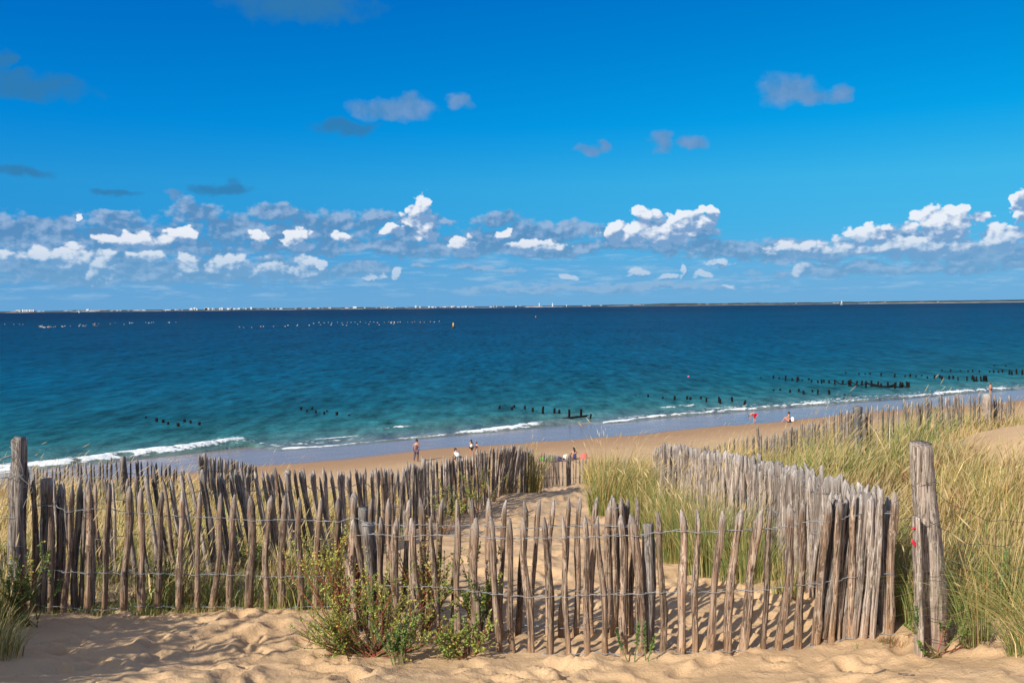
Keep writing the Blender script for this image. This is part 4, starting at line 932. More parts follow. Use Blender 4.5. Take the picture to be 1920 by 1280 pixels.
def bush(name, label, x, y, stems, seed, cat='plant', group=None, stemcol=((.26, .075, .05), (.16, .13, .05)), leafcols=((.17, .24, .055), (.30, .33, .07), (.11, .18, .05)), flowers=0, leaf=(.026, .0065), nl=40, z=None, branch=3, ball=.0):
    g = np.random.default_rng(seed); org = np.array([x, y, gz(x, y) if z is None else z]); root = empty(name, org); tag(root, label, cat, group)
    S1, L1, C1, C2, tips = [], [], [], [], []
    for (dx_, dy_, dz_, L) in stems:
        b0 = org + np.r_[g.normal(0, .03, 2), -.02]
        st, lf, pts = sprig(b0, (dx_, dy_, dz_), L, .0055, g, 1.0, nl, leaf)
        sc_ = np.array(stemcol[g.integers(0, len(stemcol))]) * g.uniform(.7, 1.2); lc = np.array(leafcols[g.integers(0, len(leafcols))])
        S1.append(st); C1.append(np.tile(sc_, (len(st[0]), 1))); L1.append(lf); C2.append(np.repeat(lc * g.uniform(.7, 1.35, (nl, 1)), 4, 0)); tips.append(pts[-1])
        for k in range(branch):
            i = g.integers(3, 8); dd_ = pts[i] - pts[i - 1]; dd_ = dd_ / np.linalg.norm(dd_) + g.normal(0, .45, 3) + np.array([0, 0, .3])
            st, lf, p2 = sprig(pts[i], dd_, L * g.uniform(.25, .5), .003, g, .6, nl, leaf)
            S1.append(st); C1.append(np.tile(sc_, (len(st[0]), 1))); L1.append(lf); C2.append(np.repeat(lc * g.uniform(.7, 1.35, (nl, 1)), 4, 0)); tips.append(p2[-1])
    pack('stems', [(s_[0], s_[1], c_) for s_, c_ in zip(S1, C1)], root, org, STEM)
    pack('leaves', [(s_[0], s_[1], c_) for s_, c_ in zip(L1, C2)], root, org)
    if flowers:
        FV, FC = [], []
        for i in range(flowers):
            t = tips[g.integers(0, len(tips))] + g.normal(0, .02, 3); r = g.uniform(.006, .011)
            v = t + np.array([(r, 0, 0), (-r, 0, 0), (0, r, 0), (0, -r, 0), (0, 0, r), (0, 0, -r)]); f = np.array([(0, 2, 4), (2, 1, 4), (1, 3, 4), (3, 0, 4), (2, 0, 5), (1, 2, 5), (3, 1, 5), (0, 3, 5)])
            FV.append((v, [f], np.tile(np.array((.62, .48, .10)) * g.uniform(.7, 1.2), (6, 1))))
        pack('flower_heads', FV, root, org)
    return root
g = np.random.default_rng(3)
def fan(n, dirs, L, seed):
    g = np.random.default_rng(seed); out = []
    for _ in range(n):
        d = dirs[g.integers(0, len(dirs))]; out.append((d[0] + g.normal(0, .25), d[1] + g.normal(0, .2), d[2] + abs(g.normal(0, .12)), L * g.uniform(.6, 1.1)))
    return out
xb, yb = pxy(690, 6.98)
bush('beach_shrub', 'sprawling shrub with reddish stems in front of the fence, lit yellow-green', xb, yb, fan(80, [(-1, -.3, .15), (-1.2, 0, .25), (1, -.2, .12), (-1, -.2, .35), (-1, .1, .7), (-.7, -.2, .9), (-.4, .1, 1.1), (.2, 0, .9), (.8, -.1, .28), (-1, -.4, .2), (.4, -.2, .6), (-1.3, -.1, .4), (-1.1, 0, .6)], .60, 1), 11, 'shrub', flowers=60, leafcols=((.36, .42, .08), (.26, .35, .07), (.44, .46, .11), (.16, .26, .07)), nl=18, leaf=(.024, .0045))
xb, yb = pxy(612, 7.25)
bush('beach_shrub', 'upright shrub with yellow flower heads just behind the front fence corner', xb, yb + .25, fan(40, [(-.3, 0, 1), (.1, .1, 1), (.4, 0, 1), (-.1, -.1, 1.2)], .72, 2), 12, 'shrub', flowers=120, leafcols=((.42, .45, .09), (.32, .38, .08), (.50, .42, .11)), nl=15, leaf=(.026, .005))
xb, yb = pxy(866, 6.95)
bush('beach_shrub', 'low shrub at the foot of the front fence with leafy tops', xb, yb, fan(22, [(-.4, -.1, .5), (.3, -.1, .5), (0, 0, .9), (-.9, 0, .3)], .30, 3), 13, 'shrub', flowers=14, nl=22, leafcols=((.26, .34, .08), (.34, .38, .09)))
xb, yb = pxy(790, 7.62)
bush('beach_shrub', 'tall reddish shrub growing between the two front fence rows', xb, yb, fan(34, [(0, 0, 1), (-.3, 0, 1), (.3, 0, 1), (.55, 0, .9)], .72, 4), 14, 'shrub', stemcol=((.30, .10, .06), (.42, .28, .13), (.24, .19, .07)), leafcols=((.30, .34, .08), (.48, .36, .14), (.22, .30, .07)), flowers=40, nl=16)
xb, yb = pxy(892, 7.5)
bush('beach_shrub', 'leaning leafy shrub right of the reddish one, green tips above the wire', xb, yb, fan(14, [(-.2, 0, 1), (.2, 0, 1)], .62, 5), 15, 'shrub', flowers=16, nl=40)
def spurge(x, y, n, hgt, seed, label, spread=.10, group=None, col=((.13, .21, .065), (.18, .26, .07), (.10, .17, .06))):
    bush('sea_spurge', label, x, y, [(g_.normal(0, .16), g_.normal(0, .1), 1, hgt * g_.uniform(.7, 1.15)) for g_ in [np.random.default_rng(seed + i) for i in range(n)]], seed, 'plant', group, stemcol=((.12, .17, .06), (.17, .15, .07)), leafcols=col, leaf=(.024, .0065), nl=110, branch=0)
xb, yb = pxy(740, 6.75); spurge(xb, yb, 11, .36, 60, 'upright blue-green spurge stems rising from the middle of the sprawling shrub')
xb, yb = pxy(1212, 6.72); spurge(xb, yb, 2, .30, 70, 'two slim green spurge stems right of the thick post in the front fence')
xb, yb = pxy(1184, 6.74); spurge(xb, yb, 2, .33, 73, 'slim green spurge stems left of the thick post in the front fence')
xb, yb = pxy(1898, 6.7); spurge(xb, yb, 2, .55, 76, 'pale green spurge stem standing in the right-hand grass')
xb, yb = pxy(1765, 6.22); bush('creeping_plant', 'green creeping stems climbing the foot of the great right post', xb, yb, [(-.7, 0, .9, .34), (-.3, 0, .25, .3), (.6, .1, .2, .4), (.9, 0, .15, .45), (.2, .1, .3, .3), (-.9, -.2, .06, .26)], 16, nl=60, leaf=(.016, .005))
xb, yb = pxy(40, 7.05); bush('beach_shrub', 'weed with small yellow flowers at the foot of the tall left post', xb, yb, fan(16, [(-.2, 0, 1), (.1, 0, 1), (-.5, 0, .8)], .55, 7), 17, 'shrub', flowers=50, leafcols=((.12, .17, .05), (.18, .22, .06)), nl=34)
for i, (u, Yd, L, lb) in enumerate([(470, 9.3, .5, 'yellowing weed between the left fences, behind the tenth picket from the post'), (600, 9.0, .55, 'leafy yellow-green weed between the left fences near the front corner'), (300, 8.6, .35, 'dark green weed low behind the left fence'), (855, 14.6, .7, 'climbing weed on the dense left path fence, before its midpoint'), (830, 13.4, .7, 'straggling weed at the foot of the dense path fence'), (893, 16.0, .9, 'tallest climbing weed on the dense path fence')]):
    xb, yb = pxy(u, Yd); bush('beach_weed', lb, xb, yb, fan(13 if i < 3 else 9, [(-.2, 0, 1), (.2, 0, 1), (0, -.2, .7)], L, 40 + i), 41 + i, 'plant', None, leafcols=((.30, .30, .07), (.18, .24, .06), (.14, .20, .05)), flowers=20, nl=26, leaf=(.03, .009) if i > 2 else (.026, .007), branch=2)
for i, (u, v, Yd) in enumerate([(1340, 1060, 0, ), (1080, 905, 0)]): pass

for i, (x, y, h_) in enumerate([(-4.55, 4.7, 1.15), (-4.9, 5.6, 1.0)]):
    bush('coastal_shrub', 'dense leafy shrub just outside the left edge, shading the corner sand', x, y, fan(46, [(0, 0, 1), (.5, .2, 1), (-.5, .2, 1), (.2, -.5, 1), (0, .5, .9), (.8, .3, .5)], h_, 80 + i), 81 + i, 'shrub', 'shrubs on the left hummock', nl=42, leaf=(.05, .016))
# sticks and scraps on the sand
def stick(pts, r, label, cat='stick'):
    P = []
    for (u, v, Yd) in pts:
        p = at(u, v, Yd); p[2] = float(ground([p[0]], [p[1]])[0]) + r * .8; P.append(p)
    org = P[0].copy(); m = len(P); v_, f_ = tube([p - org for p in P], np.interp(np.arange(m), [0, m / 2, m - 1], [r * .5, r, r * .4]), 7)
    o = link('driftwood_stick', mesh('driftwood_stick', v_, f_, W_DARK)); o.location = org; tag(o, label, cat); return o
stick([(1604, 1240, 6.15), (1618, 1249, 6.08), (1635, 1257, 6.03), (1662, 1266, 5.98)], .011, 'curved dark stick on the bare sand in front of the right fence end')
stick([(1684, 1274, 5.93), (1698, 1276, 5.90), (1715, 1280, 5.87)], .010, 'stubby dark stick nearest the bottom edge of the photo')
stick([(362, 1158, 7.5), (357, 1172, 7.3), (362, 1184, 7.1), (356, 1194, 7.0)], .0022, 'thin bent twig on the sand before the long fence')
stick([(1000, 1146, 8.0), (980, 1160, 7.9), (960, 1150, 8.0)], .003, 'thin crooked twig on the path inside the front fence')
it = []
g = np.random.default_rng(12); n = 1300
x = np.r_[g.uniform(-3.8, -2.0, 700), g.uniform(-2.5, 3.8, n - 700)]; y = np.r_[g.uniform(5.8, 7.9, 700), g.uniform(5.6, 6.9, n - 700)]
l = np.exp(g.normal(-4.1, .7, n)); a = g.uniform(0, 6.28, n)
it = blades(np.c_[x, y, ground(x, y) + .004], l * .12, g.uniform(.003, .007, n), np.stack([np.cos(a), np.sin(a)], -1) * l[:, None], np.array([(.10, .06, .04), (.18, .12, .08), (.30, .22, .14)])[g.integers(0, 3, n)], .4, 2, g, 0.0)
o = pack('plant_litter', [it[:3]], mat=STEM); tag(o, 'scattered dark scraps of dry leaf on the front sand', 'litter', kind='stuff')

# ------------------------------------------------------------------ groyne stakes in the surf
def stake_mesh(seed, lean=0):
    v, f = picket_mesh(seed, r=.17, blunt=True, nseg=5, ns=7, wob=.03, flat=.9); return mesh('groyne_stake', v, f, WET_WOOD)
STK = [stake_mesh(300 + i) for i in range(6)]
def stake(u, vb, vt, label, group, lean=0.0, fat=1.0):
    p = atz(u, vb, 0); h = (vb - vt) * p[1] / F; g = random.Random(int(u * 10 + vb))
    o = link('groyne_stake', g.choice(STK), None, (p[0], p[1], -1.2), Quaternion((0, 1, 0), lean + g.uniform(-.05, .05)) @ Quaternion((0, 0, 1), g.uniform(0, 6)), (fat, fat, h + 1.2 + .05))
    tag(o, label, 'stake', group); return p, h
def c8(L, ox, oy, sc_): return [(ox + a / sc_, oy + b_ / sc_, oy + c_ / sc_) for a, b_, c_ in L]
clus = [
 ('black stub in the small cluster farthest left', 'stake stubs, far left cluster', c8([(820, 131, 124), (880, 152, 132), (916, 155, 141), (949, 168, 154), (1007, 181, 160), (1039, 153, 139), (1071, 160, 146), (1122, 175, 156)], 0, 740, 3)),
 ('black stub in the second cluster from the left', 'stake stubs, second cluster from the left', c8([(1691, 84, 71), (1727, 95, 86), (1755, 82, 70), (1778, 103, 90), (1825, 110, 98), (1841, 96, 90), (1896, 116, 98), (1960, 118, 112)], 0, 740, 3)),
 ('black stake in the row ending at the fallen beam', 'stakes in the row with the fallen beam', c8([(257, 120, 95), (364, 135, 105), (386, 112, 92), (475, 130, 97), (546, 147, 113), (635, 160, 103), (733, 157, 116), (768, 170, 130), (860, 195, 128), (955, 188, 125)], 880, 740, 4.571)),
 ('black stake in the loose row near the small breaker', 'stakes in the loose middle row', c8([(215, 194, 188), (267, 197, 186), (335, 203, 198), (386, 211, 194), (441, 208, 194), (454, 216, 199), (504, 211, 196), (528, 220, 202), (580, 225, 198), (590, 228, 206), (640, 222, 198)], 1100, 660, 2.3415)),
 ('short black stake in the row before the long groyne', 'stakes in the short row before the long groyne', c8([(307, 248, 240), (354, 248, 235), (418, 262, 242), (474, 257, 237), (506, 270, 248), (560, 260, 243), (594, 270, 242), (671, 270, 243), (767, 285, 272)], 1360, 660, 3.43)),
 ('black stake of the groyne with sagging rails', 'stakes of the long groyne', c8([(230, 168, 162), (307, 170, 150), (347, 172, 162), (386, 185, 152), (427, 182, 168), (459, 190, 162), (472, 183, 160), (494, 185, 177), (532, 180, 168), (555, 193, 180), (595, 198, 182), (620, 202, 178), (632, 195, 178), (669, 200, 183), (708, 210, 178), (753, 208, 183), (797, 218, 182), (805, 220, 178), (845, 218, 186), (880, 215, 183), (905, 228, 187), (945, 222, 183), (978, 222, 190), (1003, 228, 203), (1045, 225, 193), (1086, 240, 197), (1093, 240, 195), (1125, 235, 192), (1137, 235, 196), (1168, 232, 190), (1182, 235, 195)], 1360, 660, 3.43)),
 ('black stake in the row seaward of the railed groyne', 'stakes of the second groyne', c8([(775, 138, 128), (857, 145, 135), (897, 143, 137), (930, 145, 133), (1003, 152, 135), (1090, 162, 140), (1155, 160, 150), (1187, 165, 142), (1231, 165, 150), (1264, 158, 147), (1300, 170, 157), (1344, 170, 148), (1377, 168, 148), (1394, 176, 155), (1438, 175, 152), (1464, 172, 153), (1498, 186, 162), (1555, 185, 158), (1587, 178, 150), (1603, 190, 158), (1615, 188, 158), (1644, 188, 155), (1660, 188, 153), (1672, 188, 153), (1681, 186, 155)], 1360, 660, 3.43)),
 ('tiny black stake in the farthest row, right edge', 'stakes of the farthest groyne', c8([(1388, 120, 113), (1452, 123, 113), (1515, 122, 117), (1560, 128, 118), (1593, 126, 115), (1635, 128, 119), (1700, 130, 120), (1727, 137, 117), (1757, 137, 120), (1785, 135, 113), (1827, 145, 113), (1845, 146, 122), (1873, 140, 110), (1910, 148, 113), (1733, 90, 83), (1802, 92, 85)], 1360, 660, 3.43))]
pos = {}
def ordinal(n): return '%d%s' % (n, 'th' if 10 < n % 100 < 14 else {1: 'st', 2: 'nd', 3: 'rd'}.get(n % 10, 'th'))
for lab, gr, L in clus:
    order = sorted(range(len(L)), key=lambda k: L[k][0]); nth = {k: i + 1 for i, k in enumerate(order)}
    pos[gr] = [stake(u, vb, vt, '%s, %s from left' % (lab, ordinal(nth[k])), gr) for k, (u, vb, vt) in enumerate(L)]
stake(880 + 1012 / 4.571, 740 + 205 / 4.571, 740 + 165 / 4.571, 'leaning black stake at the shore end of the fallen beam', None, .22)
stake(1100 + 680 / 2.3415, 660 + 235 / 2.3415, 660 + 210 / 2.3415, 'leaning black stake nearest the shore, above the bather in red', None, .3)
def beam(pts, r, name, label, cat='rail', group=None):
    P = [np.array(p) for p in pts]; org = P[0].copy(); v_, f_ = tube([p - org for p in P], r, 6); o = link(name, mesh(name, v_, f_, WET_WOOD)); o.location = org; tag(o, label, cat, group)
def zz_(u, v, z): p = atz(u, v, z); return p
beam([zz_(1054.5, 784.5, .08), zz_(1078, 782.0, .2), zz_(1101, 779.5, .35)], .13, 'fallen_beam', 'long black beam lying low across two stakes at the surf edge', 'beam')
lg = pos['stakes of the long groyne']
for k, (i, j) in enumerate([(14, 17), (17, 20), (20, 25), (25, 28), (28, 30), (21, 25)]):
    a, ha = lg[i]; c_, hc = lg[j]
    pts = [a + (c_ - a) * t + np.array([0, -.15, (ha * .75) * (1 - t) + hc * .75 * t - .55 * 4 * t * (1 - t) * (.8 if k != 5 else .3) - (.3 if k == 5 else 0)]) for t in np.linspace(0, 1, 9)]
    pts = [np.array([p[0], p[1], max(p[2], .12)]) for p in pts]
    beam(pts, .075 if k not in (2, 5) else .13, 'groyne_rail', 'sagging black rail strung between stakes of the long groyne', 'rail', 'rails of the long groyne')

# ------------------------------------------------------------------ people
SKIN = plain('tanned_skin', (.42, .22, .14), .5, .4, .05); SKIN2 = plain('sunburnt_skin', (.52, .24, .15), .5, .4, .05)
HAIR = plain('dark_hair', (.018, .012, .010), .5, .4, .2)
def cloth(n, c): return plain(n, c, .9, .1, .1, 20)
def skin_obj(name, chain, parent, mat, org, sub=1):
    """chain: {joint: (pos, radius)} and edges"""
    J, E_ = chain; names = list(J); me = bpy.data.meshes.new(name)
    me.from_pydata([tuple(np.array(J[k][0]) - 0) for k in names], [(names.index(a), names.index(b_)) for a, b_ in E_], [])
    me.materials.append(mat); o = link(name, me, parent)
    md = o.modifiers.new('skin', 'SKIN'); md.use_smooth_shade = True
    for i, k in enumerate(names):
        r = J[k][1]; sv_ = me.skin_vertices[0].data[i]; sv_.radius = (r, r) if not isinstance(r, tuple) else r; sv_.use_root = (i == 0)
    s_ = o.modifiers.new('sub', 'SUBSURF'); s_.levels = sub; s_.render_levels = sub
    return o
BE = [('pelvis', 'waist'), ('waist', 'chest'), ('chest', 'neck'), ('neck', 'head'), ('head', 'crown')] + [(a + s_, b_ + s_) for s_ in 'LR' for a, b_ in (('hip', 'knee'), ('knee', 'ankle'), ('ankle', 'toe'), ('sho', 'elb'), ('elb', 'wri'), ('wri', 'hand'))] + [('pelvis', 'hipL'), ('pelvis', 'hipR'), ('chest', 'shoL'), ('chest', 'shoR')]
RAD = dict(pelvis=(.14, .11), waist=(.125, .095), chest=(.15, .105), neck=.052, head=.088, crown=.07, hip=.085, knee=.055, ankle=.036, toe=.032, sho=.056, elb=.042, wri=.028, hand=.034)
def stand_pose(**kw):
    P = dict(pelvis=(0, 0, .93), waist=(0, 0, 1.10), chest=(0, 0, 1.33), neck=(0, 0, 1.48), head=(0, -.01, 1.58), crown=(0, 0, 1.66))
    for s_, k in (('L', -1), ('R', 1)):
        P.update({'hip' + s_: (.09 * k, 0, .87), 'knee' + s_: (.10 * k, -.02, .48), 'ankle' + s_: (.10 * k, .02, .08), 'toe' + s_: (.11 * k, -.12, .035), 'sho' + s_: (.17 * k, 0, 1.39), 'elb' + s_: (.23 * k, .02, 1.11), 'wri' + s_: (.21 * k, -.08, .90), 'hand' + s_: (.21 * k, -.10, .82)})
    P.update(kw); return P
def person(loc, P, scale, rz, label, clothes, skin=SKIN, hair='short'):
    root = empty('person', loc, rz); tag(root, label, 'person')
    def rd(k):
        r = RAD[k.rstrip('LR')]; return tuple(q * scale for q in r) if isinstance(r, tuple) else r * scale
    Q = {k: tuple(np.array(v) * scale) for k, v in P.items()}
    skin_obj('body', ({k: (Q[k], rd(k)) for k in Q}, BE), root, skin, None)
    for (nm, joints, edges, col, grow) in clothes:
        mt = cloth(nm, col); J = {k: (Q[k] if isinstance(k, str) and k in Q else None, (tuple(q * grow + .012 for q in rd(k)) if isinstance(rd(k), tuple) else rd(k) * grow + .012)) for k in joints}
        skin_obj(nm, (J, edges), root, mt, None)
    # hair: a cap over the back and top of the head
    h = np.array(Q['head']); c_ = np.array(Q['crown']); up_ = (c_ - h) / (np.linalg.norm(c_ - h) + 1e-9)
    bk = np.array(Q['neck']) - h
    n_ = 10; v_ = []; ctr = (h + c_) / 2 + up_ * .012 * scale
    for i in range(7):
        ph = i / 6 * math.pi
        for j in range(n_):
            a = j / n_ * 2 * math.pi; v_.append(ctr + np.array([.105 * math.sin(ph) * math.cos(a), .115 * math.sin(ph) * math.sin(a) + .022, .115 * math.cos(ph) + (.02 if hair != 'long' else -.02)]) * scale)
    q = [[i * n_ + j, (i + 1) * n_ + j, (i + 1) * n_ + (j + 1) % n_, i * n_ + (j + 1) % n_] for i in range(6) for j in range(n_)]
    parts = [(np.array(v_), [np.array(q)])]
    if hair == 'bun':
        parts.append(tube([ctr + np.array([0, .03, .10]) * scale, ctr + np.array([0, .04, .17]) * scale], .045 * scale, 8))
    if hair == 'long': parts.append(tube([ctr + np.array([0, .06, 0]) * scale, ctr + np.array([0, .09, -.14]) * scale, ctr + np.array([0, .08, -.28]) * scale], [.08 * scale, .075 * scale, .03 * scale], 8))
    v, f = join(parts); link('hair', mesh('hair', v, f, HAIR), root)
    return root
LEGS = [('pelvis', 'hipL'), ('pelvis', 'hipR'), ('hipL', 'kneeL'), ('hipR', 'kneeR'), ('kneeL', 'ankleL'), ('kneeR', 'ankleR')]
def beach_at(u, v, z): p = atz(u, v, z); z2 = gz(p[0], p[1]); p = atz(u, v, z2); p[2] = gz(p[0], p[1]); return p
# woman with her back to the camera, weight on one leg
P = stand_pose(elbL=(-.27, -.04, 1.14), wriL=(-.16, -.20, 1.10), handL=(-.08, -.22, 1.12), elbR=(.26, -.02, 1.13), wriR=(.20, -.16, 1.02), handR=(.14, -.2, 1.02), kneeR=(.14, -.06, .5), ankleR=(.2, .02, .08), toeR=(.22, -.1, .035), chest=(-.03, 0, 1.33), neck=(-.04, 0, 1.48), head=(-.04, -.02, 1.58), crown=(-.04, -.01, 1.66))
w0 = beach_at(781, 866, .8)
person(w0, P, 1.02, R(175), 'woman with dark hair up, grey-mauve jumpsuit and bare arms, standing on wet sand', [('trousers', ['pelvis', 'hipL', 'hipR', 'kneeL', 'kneeR', 'ankleL', 'ankleR'], LEGS, (.12, .085, .11), 1.35), ('top', ['waist', 'chest', 'pelvis'], [('pelvis', 'waist'), ('waist', 'chest')], (.16, .07, .085), 1.12)], hair='bun')
# man in pale shirt bending forward
P = stand_pose(pelvis=(0, .05, .62), waist=(0, -.06, .74), chest=(0, -.26, .90), neck=(0, -.38, 1.0), head=(0, -.47, 1.02), crown=(0, -.53, 1.06),
               hipL=(-.09, .03, .57), hipR=(.09, .03, .57), kneeL=(-.14, -.30, .46), kneeR=(.14, -.30, .42), ankleL=(-.12, .0, .08), ankleR=(.12, -.02, .08), toeL=(-.13, -.14, .035), toeR=(.13, -.16, .035),
               shoL=(-.18, -.30, .92), shoR=(.18, -.30, .92), elbL=(-.24, -.42, .66), elbR=(.24, -.40, .66), wriL=(-.16, -.54, .46), wriR=(.14, -.52, .46), handL=(-.14, -.56, .38), handR=(.12, -.54, .38))
person(beach_at(859, 874, .9), P, 1.08, R(205), 'man in pale blue shirt crouching forward on the beach beside two girls', [('shirt', ['pelvis', 'waist', 'chest', 'shoL', 'shoR'], [('pelvis', 'waist'), ('waist', 'chest'), ('chest', 'shoL'), ('chest', 'shoR')], (.62, .74, .80), 1.22), ('shorts', ['pelvis', 'hipL', 'hipR', 'kneeL', 'kneeR'], LEGS[:4], (.03, .03, .05), 1.2)])
P = stand_pose(elbR=(.18, -.10, 1.16), wriR=(.06, -.20, 1.30), handR=(.03, -.2, 1.36))
person(beach_at(884, 856, .8), P, .80, R(200), 'girl in white top and black shorts, taller of the two near the water', [('top', ['pelvis', 'waist', 'chest'], [('pelvis', 'waist'), ('waist', 'chest')], (.78, .78, .80), 1.1), ('shorts', ['pelvis', 'hipL', 'hipR'], LEGS[:2], (.02, .02, .025), 1.35)], hair='long')
person(beach_at(894, 855, .8), stand_pose(), .66, R(170), 'small girl in a dark swimsuit beside the girl in white', [('swimsuit', ['pelvis', 'waist', 'chest'], [('pelvis', 'waist'), ('waist', 'chest')], (.035, .03, .05), 1.06)])
# bather in red shorts bent double
P = stand_pose(pelvis=(0, .02, .92), waist=(.06, -.10, .98), chest=(.12, -.34, .90), neck=(.15, -.48, .80), head=(.17, -.54, .70), crown=(.18, -.57, .63), shoL=(-.05, -.36, .86), shoR=(.28, -.36, .86), elbL=(.02, -.42, .58), elbR=(.25, -.42, .58), wriL=(.05, -.44, .36), wriR=(.20, -.44, .36), handL=(.06, -.46, .28), handR=(.19, -.46, .28), hipL=(-.09, .02, .86), hipR=(.09, .02, .86))
person(beach_at(1415, 794, .15), P, 1.0, R(215), 'bather in red shorts bent double at the edge of the surf', [('shorts', ['pelvis', 'hipL', 'hipR', 'kneeL', 'kneeR'], LEGS[:2] + [('hipL', 'kneeL'), ('hipR', 'kneeR')], (.55, .02, .05), 1.3)], SKIN2)
SIT = stand_pose(pelvis=(0, .06, .14), waist=(0, .02, .30), chest=(0, -.03, .52), neck=(0, -.05, .68), head=(0, -.07, .78), crown=(0, -.06, .86), hipL=(-.09, 0, .13), hipR=(.09, 0, .13), kneeL=(-.14, -.36, .42), kneeR=(.14, -.36, .42), ankleL=(-.12, -.58, .08), ankleR=(.12, -.58, .08), toeL=(-.12, -.70, .035), toeR=(.12, -.70, .035),
                 shoL=(-.17, -.03, .58), shoR=(.17, -.03, .58), elbL=(-.24, -.20, .44), elbR=(.24, -.20, .44), wriL=(-.12, -.38, .46), wriR=(.12, -.38, .46), handL=(-.05, -.40, .46), handR=(.05, -.40, .46))
person(beach_at(1480, 793, .4), SIT, 1.15, R(240), 'person with tanned back sitting above the wet sand by a small white bag', [('swimsuit', ['pelvis', 'hipL', 'hipR'], LEGS[:2], (.05, .04, .08), 1.15)], SKIN2)
def lump(name, u, v, z, sx, sy, sz, col, label, cat, rz=0, seed=0):
    g = np.random.default_rng(seed); p = beach_at(u, v, z); n, m = 10, 7; V_ = []
    for i in range(m):
        ph = i / (m - 1) * math.pi / 2
        for j in range(n):
            a = j / n * 2 * math.pi; k = 1 + g.normal(0, .06); V_.append((sx / 2 * math.cos(a) * math.cos(ph) ** .5 * k if i < m - 1 else 0, sy / 2 * math.sin(a) * math.cos(ph) ** .5 * k if i < m - 1 else 0, sz * math.sin(ph) * (1 + g.normal(0, .03))))
    q = [[i * n + j, i * n + (j + 1) % n, (i + 1) * n + (j + 1) % n, (i + 1) * n + j] for i in range(m - 1) for j in range(n)]
    o = link(name, mesh(name, V_, [np.array(q)], cloth(name + '_fabric', col))); o.location = p; o.rotation_euler.z = rz; tag(o, label, cat); return o
lump('beach_bag', 1486, 790, .4, .40, .3, .42, (.85, .85, .82), 'small white bag on the sand beside the sitting bather', 'bag')
# sunbathers beyond the far closing fence
person(beach_at(1077, 862, 1.2), SIT, 1.05, R(190), 'seated sunbather with big dark curly hair and navy swimwear', [('swimsuit', ['pelvis', 'waist', 'chest', 'hipL', 'hipR'], LEGS[:2] + [('pelvis', 'waist'), ('waist', 'chest')], (.05, .06, .16), 1.1)], SKIN, 'long')
LIE = {k: (p[0], p[2] - .85, p[1] * .6 + .13) for k, p in stand_pose().items()}
LIE = {k: (p[0], p[1], max(.05, p[2])) for k, p in LIE.items()}
person(beach_at(1054, 865, 1.2), LIE, 1.0, R(-75), 'sunbather lying down in white top and navy trousers', [('trousers', ['pelvis', 'hipL', 'hipR', 'kneeL', 'kneeR', 'ankleL', 'ankleR'], LEGS, (.06, .07, .16), 1.3), ('top', ['pelvis', 'waist', 'chest'], [('pelvis', 'waist'), ('waist', 'chest')], (.75, .75, .72), 1.15)])
lump('beach_towel', 1030, 863, 1.2, 1.5, .6, .30, (.10, .55, .06), 'crumpled bright green towel on the beach beyond the far fence', 'towel', .1, 1)
lump('sun_hat', 1062, 858, 1.2, .5, .4, .28, (.80, .68, .42), 'pale straw hat beside the lying sunbather', 'hat', 0, 2)
lump('beach_bag', 1046, 864, 1.2, .6, .4, .34, (.06, .08, .20), 'navy bag next to the green towel', 'bag', 0, 4)
lump('beach_bag', 1095, 860, 1.2, .55, .4, .42, (.80, .14, .14), 'coral red bag right of the seated sunbather', 'bag', 0, 3)
# wader far right and a swimmer
person(atz(1857, 741, -.2), stand_pose(), 1.0, R(200), 'bather wading in the surf beyond the far right fence post', [('swimsuit', ['pelvis', 'hipL', 'hipR'], LEGS[:2], (.05, .03, .04), 1.2)], SKIN2)
def float_ball(name, p, r, mat_, label, cat, group=None, me_cache={}):
    key = (name, mat_.name)
    if key not in me_cache:
        V_, q = [], []
        for i in range(6):
            ph = i / 5 * math.pi
            for j in range(8): a = j / 8 * 2 * math.pi; V_.append((math.sin(ph) * math.cos(a), math.sin(ph) * math.sin(a), math.cos(ph)))
        q = [[i * 8 + j, (i + 1) * 8 + j, (i + 1) * 8 + (j + 1) % 8, i * 8 + (j + 1) % 8] for i in range(5) for j in range(8)]
        me_cache[key] = mesh(name, V_, [np.array(q)], mat_)
    o = link(name, me_cache[key]); o.location = p; o.scale = (r, r, r * .9); tag(o, label, cat, group); return o
FL_Y = plain('orange_float', (.80, .42, .12), .5, .4, .1); FL_W = plain('pale_float', (.72, .70, .62), .5, .4, .1); PINK = plain('pink_float', (.75, .10, .15), .5, .4, .1)
float_ball('float', atz(1291, 706, .05), .2, PINK, 'small pink float alone on the open water', 'float')
g = random.Random(8)
spots = [(9, 608), (26, 608), (37, 608), (43, 608)] + [(72 + g.uniform(0, 50), 612 + g.uniform(-1.5, 2)) for _ in range(24)] + [(150 + g.uniform(-3, 14), 610 + g.uniform(-2, 2)) for _ in range(7)] + [(180 + g.uniform(-6, 6), 608 + g.uniform(-2, 3)) for _ in range(9)] + [(207, 607), (216, 605), (233, 608), (132, 611)]
spots += [(246 + g.uniform(-4, 6), 606 + g.uniform(-2, 2)) for _ in range(7)] + [(280 + g.uniform(-7, 8), 605 + g.uniform(-1, 1)) for _ in range(6)] + [(310 + g.uniform(-7, 8), 605 + g.uniform(-1, 1)) for _ in range(5)] + [(330, 604), (449, 613), (457, 614), (472, 614)]
spots += [(489, 612), (494, 612), (513, 612), (535, 612), (540, 610), (557, 611), (558, 609), (580, 610), (601, 609), (621, 609), (643, 609), (650, 610), (671, 608), (692, 608), (711, 609), (738, 608)] + [(590 + i * 8.6 + g.uniform(-3, 3), 605.5 - i * .10 + g.uniform(-1, 1)) for i in range(28)] + [(735 + g.uniform(-6, 6), 604 + g.uniform(-1.5, 2)) for _ in range(6)]
